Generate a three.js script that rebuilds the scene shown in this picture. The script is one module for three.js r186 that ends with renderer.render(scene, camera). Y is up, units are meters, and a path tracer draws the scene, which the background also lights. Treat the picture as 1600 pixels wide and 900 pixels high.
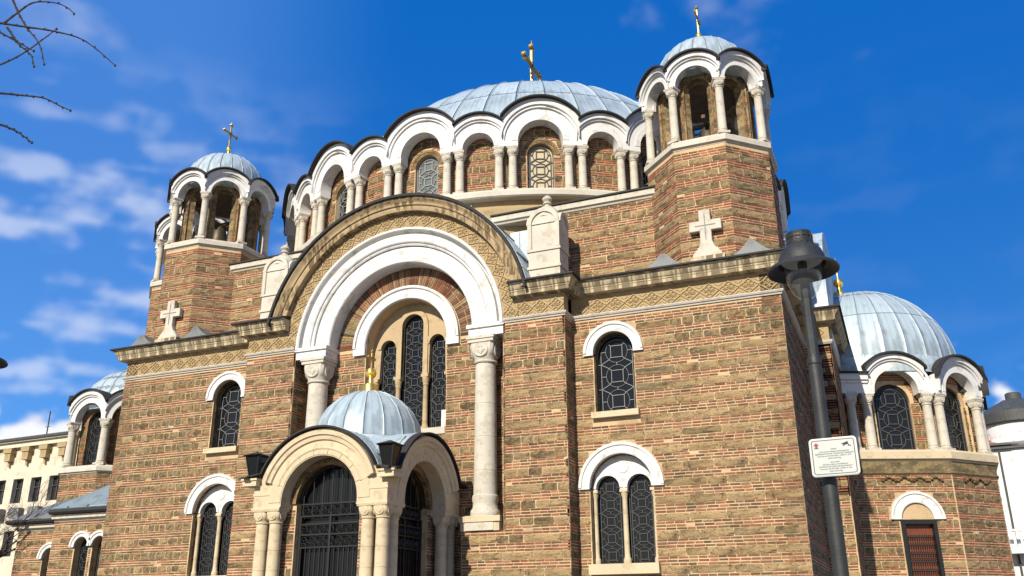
import * as THREE from 'three';
import { mergeGeometries, toCreasedNormals } from 'three/addons/utils/BufferGeometryUtils.js';

// ---------------------------------------------------------------- camera
const scene = new THREE.Scene();
const camera = new THREE.PerspectiveCamera(35.3, 16 / 9, 0.1, 2000);
camera.position.set(10.723, 1.6, 18.735);
camera.up.set(0.139, 0.939, 0.314);
camera.lookAt(10.723 - 0.363, 1.6 + 0.344, 18.735 - 0.866);

const renderer = new THREE.WebGLRenderer({ antialias: true });
renderer.setSize(1024, 576);
renderer.toneMapping = THREE.LinearToneMapping;
renderer.toneMappingExposure = 1.32;
renderer.shadowMap.enabled = true;

// ---------------------------------------------------------------- sun
const SUN_AZ = 5 * Math.PI / 180, SUN_EL = 32 * Math.PI / 180;
const sunDir = new THREE.Vector3(-Math.sin(SUN_AZ) * Math.cos(SUN_EL), Math.sin(SUN_EL), Math.cos(SUN_AZ) * Math.cos(SUN_EL));
const sun = new THREE.DirectionalLight(new THREE.Color().setRGB(1, 0.915, 0.765), 5.0);
sun.position.copy(sunDir).multiplyScalar(80);
sun.castShadow = true;
sun.shadow.mapSize.set(4096, 4096);
Object.assign(sun.shadow.camera, { left: -35, right: 35, top: 35, bottom: -35, near: 1, far: 200 });
scene.add(sun, sun.target);

// ---------------------------------------------------------------- noise
function mulberry(a) { return () => { a |= 0; a = a + 0x6D2B79F5 | 0; let t = Math.imul(a ^ a >>> 15, 1 | a); t = t + Math.imul(t ^ t >>> 7, 61 | t) ^ t; return ((t ^ t >>> 14) >>> 0) / 4294967296; }; }
const rnd = mulberry(20240311);
const R = (a, b) => a + (b - a) * rnd();
const PERM = (() => { const r = mulberry(7), p = new Float32Array(65536); for (let i = 0; i < 65536; i++) p[i] = r(); return p; })();
const hash2 = (x, y) => PERM[((x * 157 + y * 2579 + (x ^ (y << 3)) * 31) & 65535)];
function vnoise(x, y, per) {            // value noise that repeats every per cells
  let x0 = Math.floor(x), y0 = Math.floor(y); const fx = x - x0, fy = y - y0;
  const m = (n) => per ? ((n % per) + per) % per : n & 4095;
  const xa = m(x0), xb = m(x0 + 1), ya = m(y0), yb = m(y0 + 1), u = fx * fx * (3 - 2 * fx), v = fy * fy * (3 - 2 * fy);
  return (hash2(xa, ya) * (1 - u) + hash2(xb, ya) * u) * (1 - v) + (hash2(xa, yb) * (1 - u) + hash2(xb, yb) * u) * v;
}
function fbm(x, y, oct, per) { let s = 0, a = 0.5, t = 0; for (let i = 0; i < oct; i++) { s += a * vnoise(x, y, per); t += a; x *= 2; y *= 2; if (per) per *= 2; a *= 0.5; x += per ? 0 : 17.3; y += per ? 0 : 9.1; } return s / t; }
const sstep = (a, b, x) => { const t = Math.min(1, Math.max(0, (x - a) / (b - a))); return t * t * (3 - 2 * t); };
const mix = (a, b, t) => a + (b - a) * t;

// ---------------------------------------------------------------- sky (air and clouds only)
{
  const SKY = 0.80, W = 2048, H = 1024, data = new Float32Array(W * H * 4);
  for (let j = 0; j < H; j++) {
    const el = ((j + 0.5) / H - 0.5) * Math.PI, y = Math.sin(el), c = Math.cos(el);
    for (let i = 0; i < W; i++) {
      const ph = ((i + 0.5) / W - 0.5) * 2 * Math.PI, x = Math.cos(ph) * c, z = Math.sin(ph) * c, k = (j * W + i) * 4;
      const e = Math.max(0, y);
      // clear air: pale near the horizon, deep blue overhead, a little milkier towards the sun's side
      const hz = Math.pow(1 - e, 4.6), toSun = Math.max(0, x * sunDir.x + y * sunDir.y + z * sunDir.z);
      let r = mix(0.004, 0.13, hz) + 0.10 * Math.pow(toSun, 6), g = mix(0.130, 0.46, hz) + 0.12 * Math.pow(toSun, 6), b = mix(0.52, 1.04, hz) + 0.10 * Math.pow(toSun, 6);
      if (y > -0.02) {
        const az = Math.atan2(x, -z) * 57.2958, ed = el * 57.2958;
        // a bank of thin high cloud that thickens to the north (left) and thin elsewhere
        const bank = sstep(-30, -47, az) * sstep(-140, -100, az);
        r += 0.05 * bank; g += 0.08 * bank; b += 0.12 * bank;
        const px = x / (y + 0.22) * 3.2, pz = z / (y + 0.22) * 3.2;
        const w1 = fbm(px * 0.9 + 3, pz * 0.9 + 8, 3);
        const n = 0.62 * fbm(az * 0.10 + w1 * 0.8, ed * 0.62 + w1 * 0.7 - az * 0.03, 4) + 0.38 * fbm(az * 0.45 + 7, ed * 0.62 - az * 0.05, 4);
        const soft = sstep(0.45, 0.66, n) * (0.04 + 0.85 * bank) * sstep(34, 22, ed);
        const n2 = fbm(px * 2.1 + 40, pz * 2.1 + 11, 5);
        const tuft = sstep(0.60, 0.84, n2) * 0.30 * sstep(27, 35, ed);
        // low cumulus along the horizon
        const n3 = fbm(az * 0.22 + 5, ed * 0.30 + 2, 5);
        const cum = sstep(0.02, 0.10, n3 - 0.20 - (ed - 8.8) * 0.085);
        let a = Math.min(1, soft * 0.55 + tuft);
        r = mix(r, 0.80, a); g = mix(g, 0.86, a); b = mix(b, 0.98, a);
        const sh = 0.80 + 0.25 * fbm(az * 0.5, ed * 0.9, 4);
        r = mix(r, 0.98 * sh, cum); g = mix(g, 1.0 * sh, cum); b = mix(b, 1.04 * sh, cum);
      }
      if (y < 0) { const t = sstep(0, -0.12, y); r = mix(r, 0.22, t); g = mix(g, 0.21, t); b = mix(b, 0.19, t); }
      data[k] = r * SKY; data[k + 1] = g * SKY; data[k + 2] = b * SKY; data[k + 3] = 1;
    }
  }
  const t = new THREE.DataTexture(data, W, H, THREE.RGBAFormat, THREE.FloatType);
  t.mapping = THREE.EquirectangularReflectionMapping; t.magFilter = t.minFilter = THREE.LinearFilter; t.needsUpdate = true;
  scene.background = t; scene.environment = t;
}

// ---------------------------------------------------------------- textures
function texture(n, fn, srgb = true) {
  const d = new Uint8Array(n * n * 4);
  for (let j = 0; j < n; j++) for (let i = 0; i < n; i++) {
    const c = fn(i / n, j / n), k = (j * n + i) * 4;
    for (let q = 0; q < 3; q++) d[k + q] = Math.max(0, Math.min(255, 255 * (srgb ? Math.pow(Math.max(0, c[q]), 1 / 2.2) : c[q])));
    d[k + 3] = 255;
  }
  const t = new THREE.DataTexture(d, n, n); t.wrapS = t.wrapT = THREE.RepeatWrapping; t.magFilter = THREE.LinearFilter; t.minFilter = THREE.LinearMipmapLinearFilter; t.generateMipmaps = true;
  if (srgb) t.colorSpace = THREE.SRGBColorSpace; t.needsUpdate = true; return t;
}
const grey = (v) => [v, v, v];
const F = (u, v, base, oct) => fbm(u * base, v * base, oct, base);
const T = {
  stone: texture(512, (u, v) => { const a = F(u, v, 6, 5), b = F(u, v, 40, 3), p = sstep(0.5, 0.72, F(u + 0.3, v + 0.7, 14, 4)); const k = 0.12 + 1.05 * a * (0.4 + 1.2 * b); return [mix(k, 1.5, p * 0.6), mix(k * 0.97, 1.34, p * 0.6), mix(k * 0.9, 1.0, p * 0.6)]; }),
  stoneBump: texture(512, (u, v) => grey(0.55 * F(u, v, 22, 4) + 0.45 * F(u, v, 80, 2)), false),
  pale: texture(512, (u, v) => { const a = F(u, v, 5, 5), b = F(u, v, 60, 3), pit = sstep(0.60, 0.76, F(u + 0.2, v, 30, 3)); const q = sstep(0.46, 0.66, F(u + 0.5, v + 0.1, 9, 5)); const k = 0.80 + 0.45 * (a - 0.5) + 0.5 * (b - 0.5) - 0.40 * pit - 0.22 * q; return [k, k * (0.965 - 0.02 * q), k * (0.90 - 0.06 * q)]; }),
  mortar: texture(512, (u, v) => { const a = F(u, v, 4, 5), b = F(u, v, 70, 2), p = sstep(0.55, 0.75, F(u, v + 0.4, 9, 4)); const k = 0.74 + 0.35 * a + 0.18 * (b - 0.5) - 0.22 * p; return [k, k * 0.98, k * 0.95]; }),
  brick: texture(256, (u, v) => { const a = F(u, v, 8, 5), b = F(u, v, 50, 2); const k = 0.55 + 0.6 * a + 0.2 * (b - 0.5); return [k, k, k]; }),
  plaster: texture(512, (u, v) => { const a = F(u, v, 5, 5), s = sstep(0.58, 0.8, F(u, v * 0.999, 12, 5)); const k = 0.95 + 0.16 * (a - 0.5) - 0.24 * s; return [k, k * (1 - 0.02 * s), k * (1 - 0.06 * s)]; }),
  lime: texture(512, (u, v) => { const a = F(u, v, 4, 5), b = F(u, v, 45, 3), s = sstep(0.56, 0.74, F(u, v, 11, 5)); const k = 0.93 + 0.18 * (a - 0.5) + 0.10 * (b - 0.5) - 0.14 * s; return [k, k * (1 - 0.03 * s), k * (1 - 0.08 * s)]; }),
  grime: texture(512, (u, v) => { const s = sstep(0.40, 0.66, fbm(u * 24, v * 4, 5, 4)), a = F(u, v, 9, 4); const k = 0.85 + 0.3 * (a - 0.5); const d = s * sstep(0.35, 0.6, F(u, v, 6, 4)); return [mix(k, 0.30, d), mix(k * 0.95, 0.27, d), mix(k * 0.84, 0.21, d)]; }),
  metal: texture(512, (u, v) => { const a = F(u, v, 6, 5), st = fbm(u * 48, v * 4, 4, 4), p = sstep(0.55, 0.8, F(u, v, 14, 4)); const k = 0.80 + 0.36 * (a - 0.2) + 0.34 * (st - 0.5) - 0.22 * p; return [k, k, k]; }),
  fine: texture(256, (u, v) => grey(F(u, v, 60, 3)), false),
  coarse: texture(256, (u, v) => grey(F(u, v, 8, 5)), false),
  pave: texture(512, (u, v) => { const k = 0.75 + 0.35 * F(u, v, 8, 5) + 0.2 * (F(u, v, 90, 2) - 0.5); return [k, k * 0.99, k * 0.96]; }),
};
const M = {};
function mat(name, rgb, opt = {}) { const m = new THREE.MeshStandardMaterial({ roughness: 0.9, metalness: 0, ...opt }); m.color.setRGB(...rgb); M[name] = m; return m; }
mat('mortar', [0.535, 0.395, 0.23], { map: T.mortar, bumpMap: T.fine, bumpScale: 0.004 });
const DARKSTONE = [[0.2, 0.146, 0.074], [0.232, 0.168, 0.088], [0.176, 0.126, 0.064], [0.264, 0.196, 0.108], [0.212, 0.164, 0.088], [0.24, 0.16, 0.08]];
const PALESTONE = [[0.37, 0.265, 0.138], [0.335, 0.237, 0.122], [0.405, 0.292, 0.154], [0.355, 0.258, 0.138]];
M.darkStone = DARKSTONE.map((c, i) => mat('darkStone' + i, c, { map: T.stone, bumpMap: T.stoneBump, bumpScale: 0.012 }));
M.paleStone = PALESTONE.map((c, i) => mat('paleStone' + i, c, { map: T.pale, bumpMap: T.stoneBump, bumpScale: 0.011 }));
mat('brick', [1, 1, 1], { map: T.brick, vertexColors: true, bumpMap: T.fine, bumpScale: 0.003 });
mat('white', [0.664, 0.656, 0.635], { map: T.plaster, roughness: 0.85 });
mat('lime', [0.545, 0.505, 0.42], { map: T.lime, bumpMap: T.fine, bumpScale: 0.002 });
mat('cream', [0.574, 0.476, 0.316], { map: T.lime, bumpMap: T.fine, bumpScale: 0.002 });
mat('grime', [0.568, 0.499, 0.370], { map: T.grime, bumpMap: T.fine, bumpScale: 0.002 });
mat('grimeTan', [0.440, 0.344, 0.216], { map: T.grime, bumpMap: T.fine, bumpScale: 0.002 });
mat('stringStone', [0.47, 0.43, 0.37], { map: T.lime });
mat('tan', [0.395, 0.290, 0.151], { map: T.lime, bumpMap: T.fine, bumpScale: 0.004 });
mat('tympanum', [0.448, 0.336, 0.196], { map: T.lime });
M.metals = [[0.40, 0.485, 0.525], [0.425, 0.51, 0.55], [0.37, 0.455, 0.497]].map((c, i) => mat('metal' + i, c, { map: T.metal, roughness: 0.48, metalness: 0.15 }));
M.metal = M.metals[0];
mat('seam', [0.204, 0.255, 0.285], { map: T.metal, roughness: 0.5, metalness: 0.15 });
mat('leadDark', [0.020, 0.019, 0.018], { roughness: 0.8, map: T.plaster });
mat('leadGrey', [0.170, 0.178, 0.178], { roughness: 0.6, map: T.metal });
mat('iron', [0.018, 0.018, 0.018], { roughness: 0.5, metalness: 0.3 });
mat('gold', [0.95, 0.62, 0.13], { roughness: 0.28, metalness: 0.9 });
mat('goldOld', [0.50, 0.33, 0.10], { roughness: 0.5, metalness: 0.85 });
M.glassDark = new THREE.MeshPhysicalMaterial({ roughness: 0.15, specularIntensity: 0.55 }); M.glassDark.color.setRGB(0.010, 0.011, 0.012);
mat('glassGrey', [0.12, 0.135, 0.13], { roughness: 0.25 });
mat('glassBuff', [0.50, 0.42, 0.27], { roughness: 0.6, map: T.lime });
mat('cameLight', [0.20, 0.205, 0.195], { roughness: 0.5 });
mat('cameGrey', [0.06, 0.062, 0.06], { roughness: 0.5 });
mat('cameDark', [0.045, 0.047, 0.048], { roughness: 0.5 });
mat('timber', [0.13, 0.09, 0.06], { roughness: 0.9, map: T.brick });
mat('bronze', [0.09, 0.075, 0.05], { roughness: 0.5, metalness: 0.6 });
mat('door', [0.17, 0.045, 0.016], { roughness: 0.45, map: T.metal });
mat('pave', [0.135, 0.126, 0.113], { map: T.pave, bumpMap: T.fine, bumpScale: 0.003 });

// ---------------------------------------------------------------- geometry helpers
const PI = Math.PI, cos = Math.cos, sin = Math.sin, sqrt = Math.sqrt;
function boxUV(g, s = 1) {                       // uv in metres, from the axis a face looks along
  if (g.index) g = g.toNonIndexed();
  const p = g.attributes.position, uv = new Float32Array(p.count * 2), a = new THREE.Vector3(), b = new THREE.Vector3(), c = new THREE.Vector3(), n = new THREE.Vector3();
  for (let i = 0; i < p.count; i += 3) {
    a.fromBufferAttribute(p, i); b.fromBufferAttribute(p, i + 1); c.fromBufferAttribute(p, i + 2);
    n.crossVectors(b.clone().sub(a), c.clone().sub(a)); const x = Math.abs(n.x), y = Math.abs(n.y), z = Math.abs(n.z);
    [a, b, c].forEach((q, k) => { const o = (i + k) * 2; if (z >= x && z >= y) { uv[o] = q.x * s; uv[o + 1] = q.y * s; } else if (x >= y) { uv[o] = q.z * s; uv[o + 1] = q.y * s; } else { uv[o] = q.x * s; uv[o + 1] = q.z * s; } });
  }
  g.setAttribute('uv', new THREE.BufferAttribute(uv, 2)); return g;
}
function clean(g) { if (g.index) g = g.toNonIndexed(); for (const k of Object.keys(g.attributes)) if (!['position', 'normal', 'uv'].includes(k)) g.deleteAttribute(k); if (!g.attributes.normal) g.computeVertexNormals(); if (!g.attributes.uv) g.setAttribute('uv', new THREE.BufferAttribute(new Float32Array(g.attributes.position.count * 2), 2)); return g; }
const merge = (l) => mergeGeometries(l.map(clean));
const fin = (g, crease = 0.5, uvs = 0.6) => boxUV(toCreasedNormals(clean(g), crease), uvs);
const bx = (w, h, d, x = 0, y = 0, z = 0) => new THREE.BoxGeometry(w, h, d).translate(x, y, z);
const box = (x0, x1, y0, y1, z0, z1) => bx(x1 - x0, y1 - y0, z1 - z0, (x0 + x1) / 2, (y0 + y1) / 2, (z0 + z1) / 2);
function tris(list) { const g = new THREE.BufferGeometry(); g.setAttribute('position', new THREE.Float32BufferAttribute(list, 3)); g.computeVertexNormals(); return g; }
function skin(rows, closeU, caps) {               // rows of points -> quads
  const o = [], put = (...q) => q.forEach((p) => o.push(p[0], p[1], p[2])), n = rows[0].length;
  for (let i = 0; i + 1 < rows.length; i++) for (let k = 0; k < (closeU ? n : n - 1); k++) { const l = (k + 1) % n, A = rows[i][k], B = rows[i][l], C = rows[i + 1][l], D = rows[i + 1][k]; put(A, B, C, A, C, D); }
  if (caps) for (const [r, f] of [[rows[0], 1], [rows[rows.length - 1], 0]]) {
    const pts = r.map((p) => caps(p)); for (const t of THREE.ShapeUtils.triangulateShape(pts, [])) f ? put(r[t[0]], r[t[2]], r[t[1]]) : put(r[t[0]], r[t[1]], r[t[2]]);
  }
  return tris(o);
}
// profile: closed [r, z] polygon, swept round (cx, cy) from angle a0 to a1 in the plane of x and y
function sweepArc(profile, cx, cy, a0 = 0, a1 = PI, n = 40) {
  const rows = []; for (let i = 0; i <= n; i++) { const a = a0 + (a1 - a0) * i / n; rows.push(profile.map(([r, z]) => [cx + r * cos(a), cy + r * sin(a), z])); }
  const o = skin(rows, true), capPts = profile.map(([r, z]) => new THREE.Vector2(r, z)), c = [];
  for (const r of [rows[0], rows[n]]) for (const t of THREE.ShapeUtils.triangulateShape(capPts, [])) for (const q of t) c.push(...r[q]);
  return mergeGeometries([clean(o), clean(tris(c))]);
}
// profile: closed [out, y] polygon, swept along a path of [x, z]; outward is to the left-hand side turned towards +z for a path going +x
function sweepPath(profile, path, closed = false) {
  const N = path.length, dir = (i) => { const a = path[i % N], b = path[(i + 1) % N], l = Math.hypot(b[0] - a[0], b[1] - a[1]); return [(b[0] - a[0]) / l, (b[1] - a[1]) / l]; };
  const rows = [], cnt = closed ? N + 1 : N;
  for (let j = 0; j < cnt; j++) {
    const i = j % N, d1 = closed ? dir((i - 1 + N) % N) : dir(Math.max(0, i - 1)), d2 = closed ? dir(i) : dir(Math.min(N - 2, i));
    const n1 = [-d1[1], d1[0]], n2 = [-d2[1], d2[0]], k = 1 + n1[0] * n2[0] + n1[1] * n2[1], m = [(n1[0] + n2[0]) / k, (n1[1] + n2[1]) / k];
    rows.push(profile.map(([o, y]) => [path[i][0] + m[0] * o, y, path[i][1] + m[1] * o]));
  }
  const g = [clean(skin(rows, true))];
  if (!closed) { const cp = profile.map(([o, y]) => new THREE.Vector2(o, y)), c = []; for (const r of [rows[0], rows[rows.length - 1]]) for (const t of THREE.ShapeUtils.triangulateShape(cp, [])) for (const q of t) c.push(...r[q]); g.push(clean(tris(c))); }
  return mergeGeometries(g);
}
function archShape(hw, y0, ys, r = hw, cx = 0) { const s = new THREE.Shape(); s.moveTo(cx - hw, y0); s.lineTo(cx + hw, y0); s.lineTo(cx + hw, ys); s.absarc(cx, ys, r, 0, PI, false); s.lineTo(cx - hw, y0); return s; }
function extrude(shape, z0, z1, seg = 16) { return new THREE.ExtrudeGeometry(shape, { depth: z1 - z0, bevelEnabled: false, curveSegments: seg }).translate(0, 0, z0); }
function bend(g, Rb) { g = clean(g); const p = g.attributes.position; for (let i = 0; i < p.count; i++) { const a = p.getX(i) / Rb, r = Rb + p.getZ(i); p.setXYZ(i, r * sin(a), p.getY(i), r * cos(a)); } g.deleteAttribute('normal'); g.computeVertexNormals(); return g; }
function bar(a, b, t, t2 = t) { const d = new THREE.Vector3(b[0] - a[0], b[1] - a[1], b[2] - a[2]), l = d.length(), g = new THREE.BoxGeometry(t, l, t2); g.applyQuaternion(new THREE.Quaternion().setFromUnitVectors(new THREE.Vector3(0, 1, 0), d.normalize())); return g.translate((a[0] + b[0]) / 2, (a[1] + b[1]) / 2, (a[2] + b[2]) / 2); }
const lathe = (pts, n = 20) => new THREE.LatheGeometry(pts.map(([r, y]) => new THREE.Vector2(r, y)), n);
function mesh(name, g, m, parent, pos, ry) { const o = new THREE.Mesh(g, m); o.name = name; if (pos) o.position.set(...pos); if (ry) o.rotation.y = ry; if (parent) parent.add(o); return o; }
const taken = {};
function top(o, name, label, category, group, kind) { taken[name] = (taken[name] || 0) + 1; o.name = taken[name] > 1 ? `${name}_${String(taken[name] - 1).padStart(3, '0')}` : name; o.userData = kind === 'structure' || kind === 'stuff' ? { kind } : {}; if (label) o.userData.label = label; if (category) o.userData.category = category; if (group) o.userData.group = group; scene.add(o); return o; }
const stuff = (o) => { o.userData.kind = 'stuff'; return o; };

// ---------------------------------------------------------------- masonry
const PERIOD = 0.345, STONE_H = 0.156;
const stoneVariants = [];
for (let v = 0; v < 10; v++) {                    // rough-faced blocks, one unit across, face at z = .5
  const nx = 4, ny = 3, P = [];
  for (let j = 0; j <= ny; j++) { P.push([]); for (let i = 0; i <= nx; i++) { const ed = i === 0 || j === 0 || i === nx || j === ny; const co = (i === 0 || i === nx) && (j === 0 || j === ny); P[j].push([(i / nx - 0.5) * (co ? 0.97 : 1) + (ed ? R(-0.012, 0.012) : R(-0.03, 0.03)), (j / ny - 0.5) * (co ? 0.95 : 1) + R(-0.03, 0.03), ed ? R(0.05, 0.25) : R(0.2, 0.55)]); } }
  const o = [], put = (...q) => q.forEach((p) => o.push(...p));
  for (let j = 0; j < ny; j++) for (let i = 0; i < nx; i++) { const A = P[j][i], B = P[j][i + 1], C = P[j + 1][i + 1], D = P[j + 1][i]; put(A, B, C, A, C, D); }
  const ring = []; for (let i = 0; i < nx; i++) ring.push(P[0][i]); for (let j = 0; j < ny; j++) ring.push(P[j][nx]); for (let i = nx; i > 0; i--) ring.push(P[ny][i]); for (let j = ny; j > 0; j--) ring.push(P[j][0]);
  ring.forEach((a, i) => { const b = ring[(i + 1) % ring.length], a2 = [a[0], a[1], -0.5], b2 = [b[0], b[1], -0.5]; put(a, a2, b2, a, b2, b); });
  const g = tris(o), uv = new Float32Array(o.length / 3 * 2), u0 = R(0, 1), v0 = R(0, 1);
  for (let i = 0; i < o.length / 3; i++) { uv[2 * i] = u0 + o[3 * i] * 0.42 + o[3 * i + 2] * 0.05; uv[2 * i + 1] = v0 + o[3 * i + 1] * 0.20 + o[3 * i + 2] * 0.05; }
  g.setAttribute('uv', new THREE.BufferAttribute(uv, 2)); stoneVariants.push(toCreasedNormals(g, 0.9));
}
function cut(iv, [a, b]) { const o = []; for (const [s, e] of iv) { if (b <= s || a >= e) { o.push([s, e]); continue; } if (a > s) o.push([s, a]); if (b < e) o.push([b, e]); } return o; }
const archOut = (cx, hw, y0, ys, r) => (ya, yb) => { if (yb < y0) return null; let w = 0; for (const y of [ya, yb, (ya + yb) / 2]) { if (y < y0) continue; if (y <= ys) w = Math.max(w, hw); else if (y - ys < r) w = Math.max(w, sqrt(r * r - (y - ys) ** 2)); } return w > 0 ? [cx - w, cx + w] : null; };
const rectOut = (x0, x1, y0, y1) => (ya, yb) => yb > y0 && ya < y1 ? [x0, x1] : null;
function brickBox(out, col, x0, x1, y0, y1, z0, z1, tint) {
  const j = () => R(-0.0025, 0.0025), z = z1 + R(-0.004, 0.004), a = [x0 + j(), y0 + j(), z], b = [x1 + j(), y0 + j(), z], c = [x1 + j(), y1 + j(), z], d = [x0 + j(), y1 + j(), z];
  const B = (p) => [p[0], p[1], z0], q = (A, Bq, C, D) => [A, Bq, C, A, C, D].forEach((p) => { out.push(...p); col.push(...tint); });
  q(a, b, c, d); q(a, d, B(d), B(a)); q(b, B(b), B(c), c); q(d, c, B(c), B(d)); q(a, B(a), B(b), b);
}
function brickTint() { const k = R(0.55, 1.25), d = rnd(); return d < 0.16 ? [0.15 * k, 0.09 * k, 0.05 * k] : d < 0.36 ? [0.27 * k, 0.137 * k, 0.073 * k] : [0.285 * k, 0.106 * k, 0.054 * k]; }
// A wall in its own plane: s to the right, y up, z outwards. base: Shape(s) of the mortar bed, spans(y) the run of the courses
function brickWall(parent, o) {
  const g = o.geo || extrude(o.shape, -(o.thick || 0.4), 0, 18);
  const wall = mesh(o.name || 'wall', boxUV(clean(g), 0.45), o.bed || M.mortar, parent, o.at || [0, 0, 0], o.turn || 0);
  const tone = o.tone || [1, 1, 1], bp = [], bc = [], phase = o.phase ?? 0.02, outs = o.out || [], pale = o.pale || (() => 0), len = o.len || [0.2, 0.42];
  const put = o.bend ? (x, r) => r : null;
  for (let k = Math.floor((o.y0 - phase) / PERIOD) - 1; k * PERIOD + phase < o.y1; k++) {
    const rows = [[k * PERIOD + phase, k * PERIOD + phase + STONE_H, 1]], bh = (PERIOD - STONE_H) / 3;
    for (let i = 0; i < 3; i++) { const b = k * PERIOD + phase + STONE_H + 0.004 + i * bh; rows.push([b + 0.012, b + bh - 0.015, 0]); }
    for (let [ya, yb, st] of rows) {
      ya = Math.max(ya, o.y0 + 0.01); yb = Math.min(yb, o.y1 - 0.01); if (yb - ya < (st ? 0.07 : 0.02)) continue;
      let iv = o.spans ? o.spans((ya + yb) / 2) : [[o.s0, o.s1]];
      for (const f of outs) { const c = f(ya, yb); if (c) iv = cut(iv, c); }
      for (const [a, b] of iv) {
        let s = a + 0.004; const L = b - a; if (L < 0.06) continue;
        while (s < b - 0.03) {
          if (st) {
            const pl = pale(s, ya), lk = pl > 0.5 ? 2.0 : 1; let w = R(len[0], len[1]) * lk; if (b - s - w < 0.14) w = b - s - 0.004;
            const h = (yb - ya) * R(0.90, 1.0), jt = pl > 0.5 ? R(0.002, 0.008) : R(0.016, 0.026), ww = Math.max(0.05, w - jt);
            const m = rnd() < pl ? M.paleStone[rnd() * 4 | 0] : M.darkStone[rnd() * 6 | 0];
            const q = mesh('stone', stoneVariants[rnd() * 10 | 0], m, wall, [s + ww / 2, ya + h / 2 + (yb - ya - h) * rnd(), 0.004]);
            q.scale.set(ww * (rnd() < 0.5 ? -1 : 1), h, pl > 0.5 ? 0.034 : 0.034); if (q.scale.x < 0) { q.rotation.y = 0; q.scale.x = -q.scale.x; }
            s += w;
          } else {
            let w = R(0.17, 0.235); if (b - s - w < 0.07) w = b - s - 0.004; const d = Math.max(0.03, w - R(0.012, 0.02));
            if (rnd() > 0.985) { s += w; continue; }
            brickBox(bp, bc, s, s + d, ya, yb, -0.012, 0.010, brickTint().map((v, q) => v * tone[q])); s += w;
          }
        }
      }
    }
  }
  if (bp.length) {
    const bg = new THREE.BufferGeometry(); bg.setAttribute('position', new THREE.Float32BufferAttribute(bp, 3)); bg.computeVertexNormals();
    const bu = boxUV(bg, 0.7); bu.setAttribute('color', new THREE.Float32BufferAttribute(bc, 3)); stuff(mesh('brick_courses', bu, M.brick, wall));
  }
  return wall;
}
const rectShape = (x0, x1, y0, y1, holes = []) => { const s = new THREE.Shape([new THREE.Vector2(x0, y0), new THREE.Vector2(x1, y0), new THREE.Vector2(x1, y1), new THREE.Vector2(x0, y1)]); holes.forEach((h) => s.holes.push(h)); return s; };

// ---------------------------------------------------------------- columns
const geoCache = {};
const cached = (k, f) => geoCache[k] || (geoCache[k] = f());
function capitalGeo(r, w, h) {                    // cushion capital: round below, square above, a roundel on each face
  return cached(`cap${r.toFixed(3)}_${w.toFixed(3)}_${h.toFixed(3)}`, () => {
    const rows = [], hb = h * 0.74, n = 28;
    for (let i = 0; i <= 7; i++) { const t = i / 7, q = mix(r * 1.06, w / 2, Math.pow(sin(t * PI / 2), 1.15)), e = mix(2, 9, sstep(0.15, 0.85, t)); const row = []; for (let k = 0; k < n; k++) { const a = k / n * 2 * PI, c = cos(a), s = sin(a), d = Math.pow(Math.pow(Math.abs(c), e) + Math.pow(Math.abs(s), e), -1 / e); row.push([q * d * c, t * hb, -q * d * s]); } rows.push(row); }
    const l = [skin(rows, true), bx(w * 1.08, h * 0.12, w * 1.08, 0, hb + h * 0.06, 0), bx(w * 1.16, h * 0.12, w * 1.16, 0, hb + h * 0.19, 0)];
    l.push(new THREE.TorusGeometry(r * 1.06, h * 0.05, 6, 20).rotateX(PI / 2));
    for (let k = 0; k < 4; k++) { const q = [new THREE.TorusGeometry(w * 0.27, w * 0.045, 5, 16).translate(0, hb * 0.62, w * 0.47), bx(w * 0.06, w * 0.36, w * 0.06, 0, hb * 0.62, w * 0.47), bx(w * 0.36, w * 0.06, w * 0.06, 0, hb * 0.62, w * 0.47), new THREE.TorusGeometry(w * 0.12, w * 0.04, 4, 10).translate(0, hb * 0.62, w * 0.475)]; q.forEach((g) => l.push(g.rotateY(k * PI / 2))); }
    return fin(merge(l), 0.7, 1.2);
  });
}
function column(parent, x, y, z, o) {              // y: foot of the base; o: h (whole), r, cap, base, w
  const { h, r, cap = 0.3, base = 0.2, w = r * 2.5, m = M.lime, turn = 0, joints = 0 } = o, key = [h, r, cap, base].join();
  const sh = cached('shaft' + key + joints, () => { const pts = []; const y0 = base, y1 = h - cap; for (let i = 0; i <= 12; i++) { const t = i / 12; pts.push([r * (1.04 - 0.10 * t), y0 + (y1 - y0) * t]); }
    if (joints) { const q = []; for (let i = 0; i < pts.length; i++) { q.push(pts[i]); if (i % joints === joints - 1 && i < 11) { const yy = pts[i][1] + 0.02; q.push([pts[i][0], yy], [pts[i][0] - 0.006, yy + 0.002], [pts[i][0] - 0.006, yy + 0.008], [pts[i][0], yy + 0.010]); } } return fin(lathe(q, 24), 0.6, 0.9); }
    return fin(lathe(pts, 22), 0.6, 0.9); });
  const c = mesh('column', sh, m, parent, [x, y, z], turn);
  mesh('capital', capitalGeo(r * 0.94, w, cap), o.mc || m, c, [0, h - cap, 0]);
  const bg = cached('base' + key + w, () => { const b = base; return fin(merge([lathe([[r * 1.04, b], [r * 1.14, b * 0.97], [r * 1.16, b * 0.86], [r * 1.08, b * 0.78], [r * 1.1, b * 0.64], [r * 1.28, b * 0.56], [r * 1.3, b * 0.44], [r * 1.2, b * 0.38], [0, b * 0.38]], 20), bx(w * 1.12, b * 0.4, w * 1.12, 0, b * 0.2, 0)]), 0.7, 1); });
  mesh('column_base', bg, m, c); return c;
}

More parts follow.
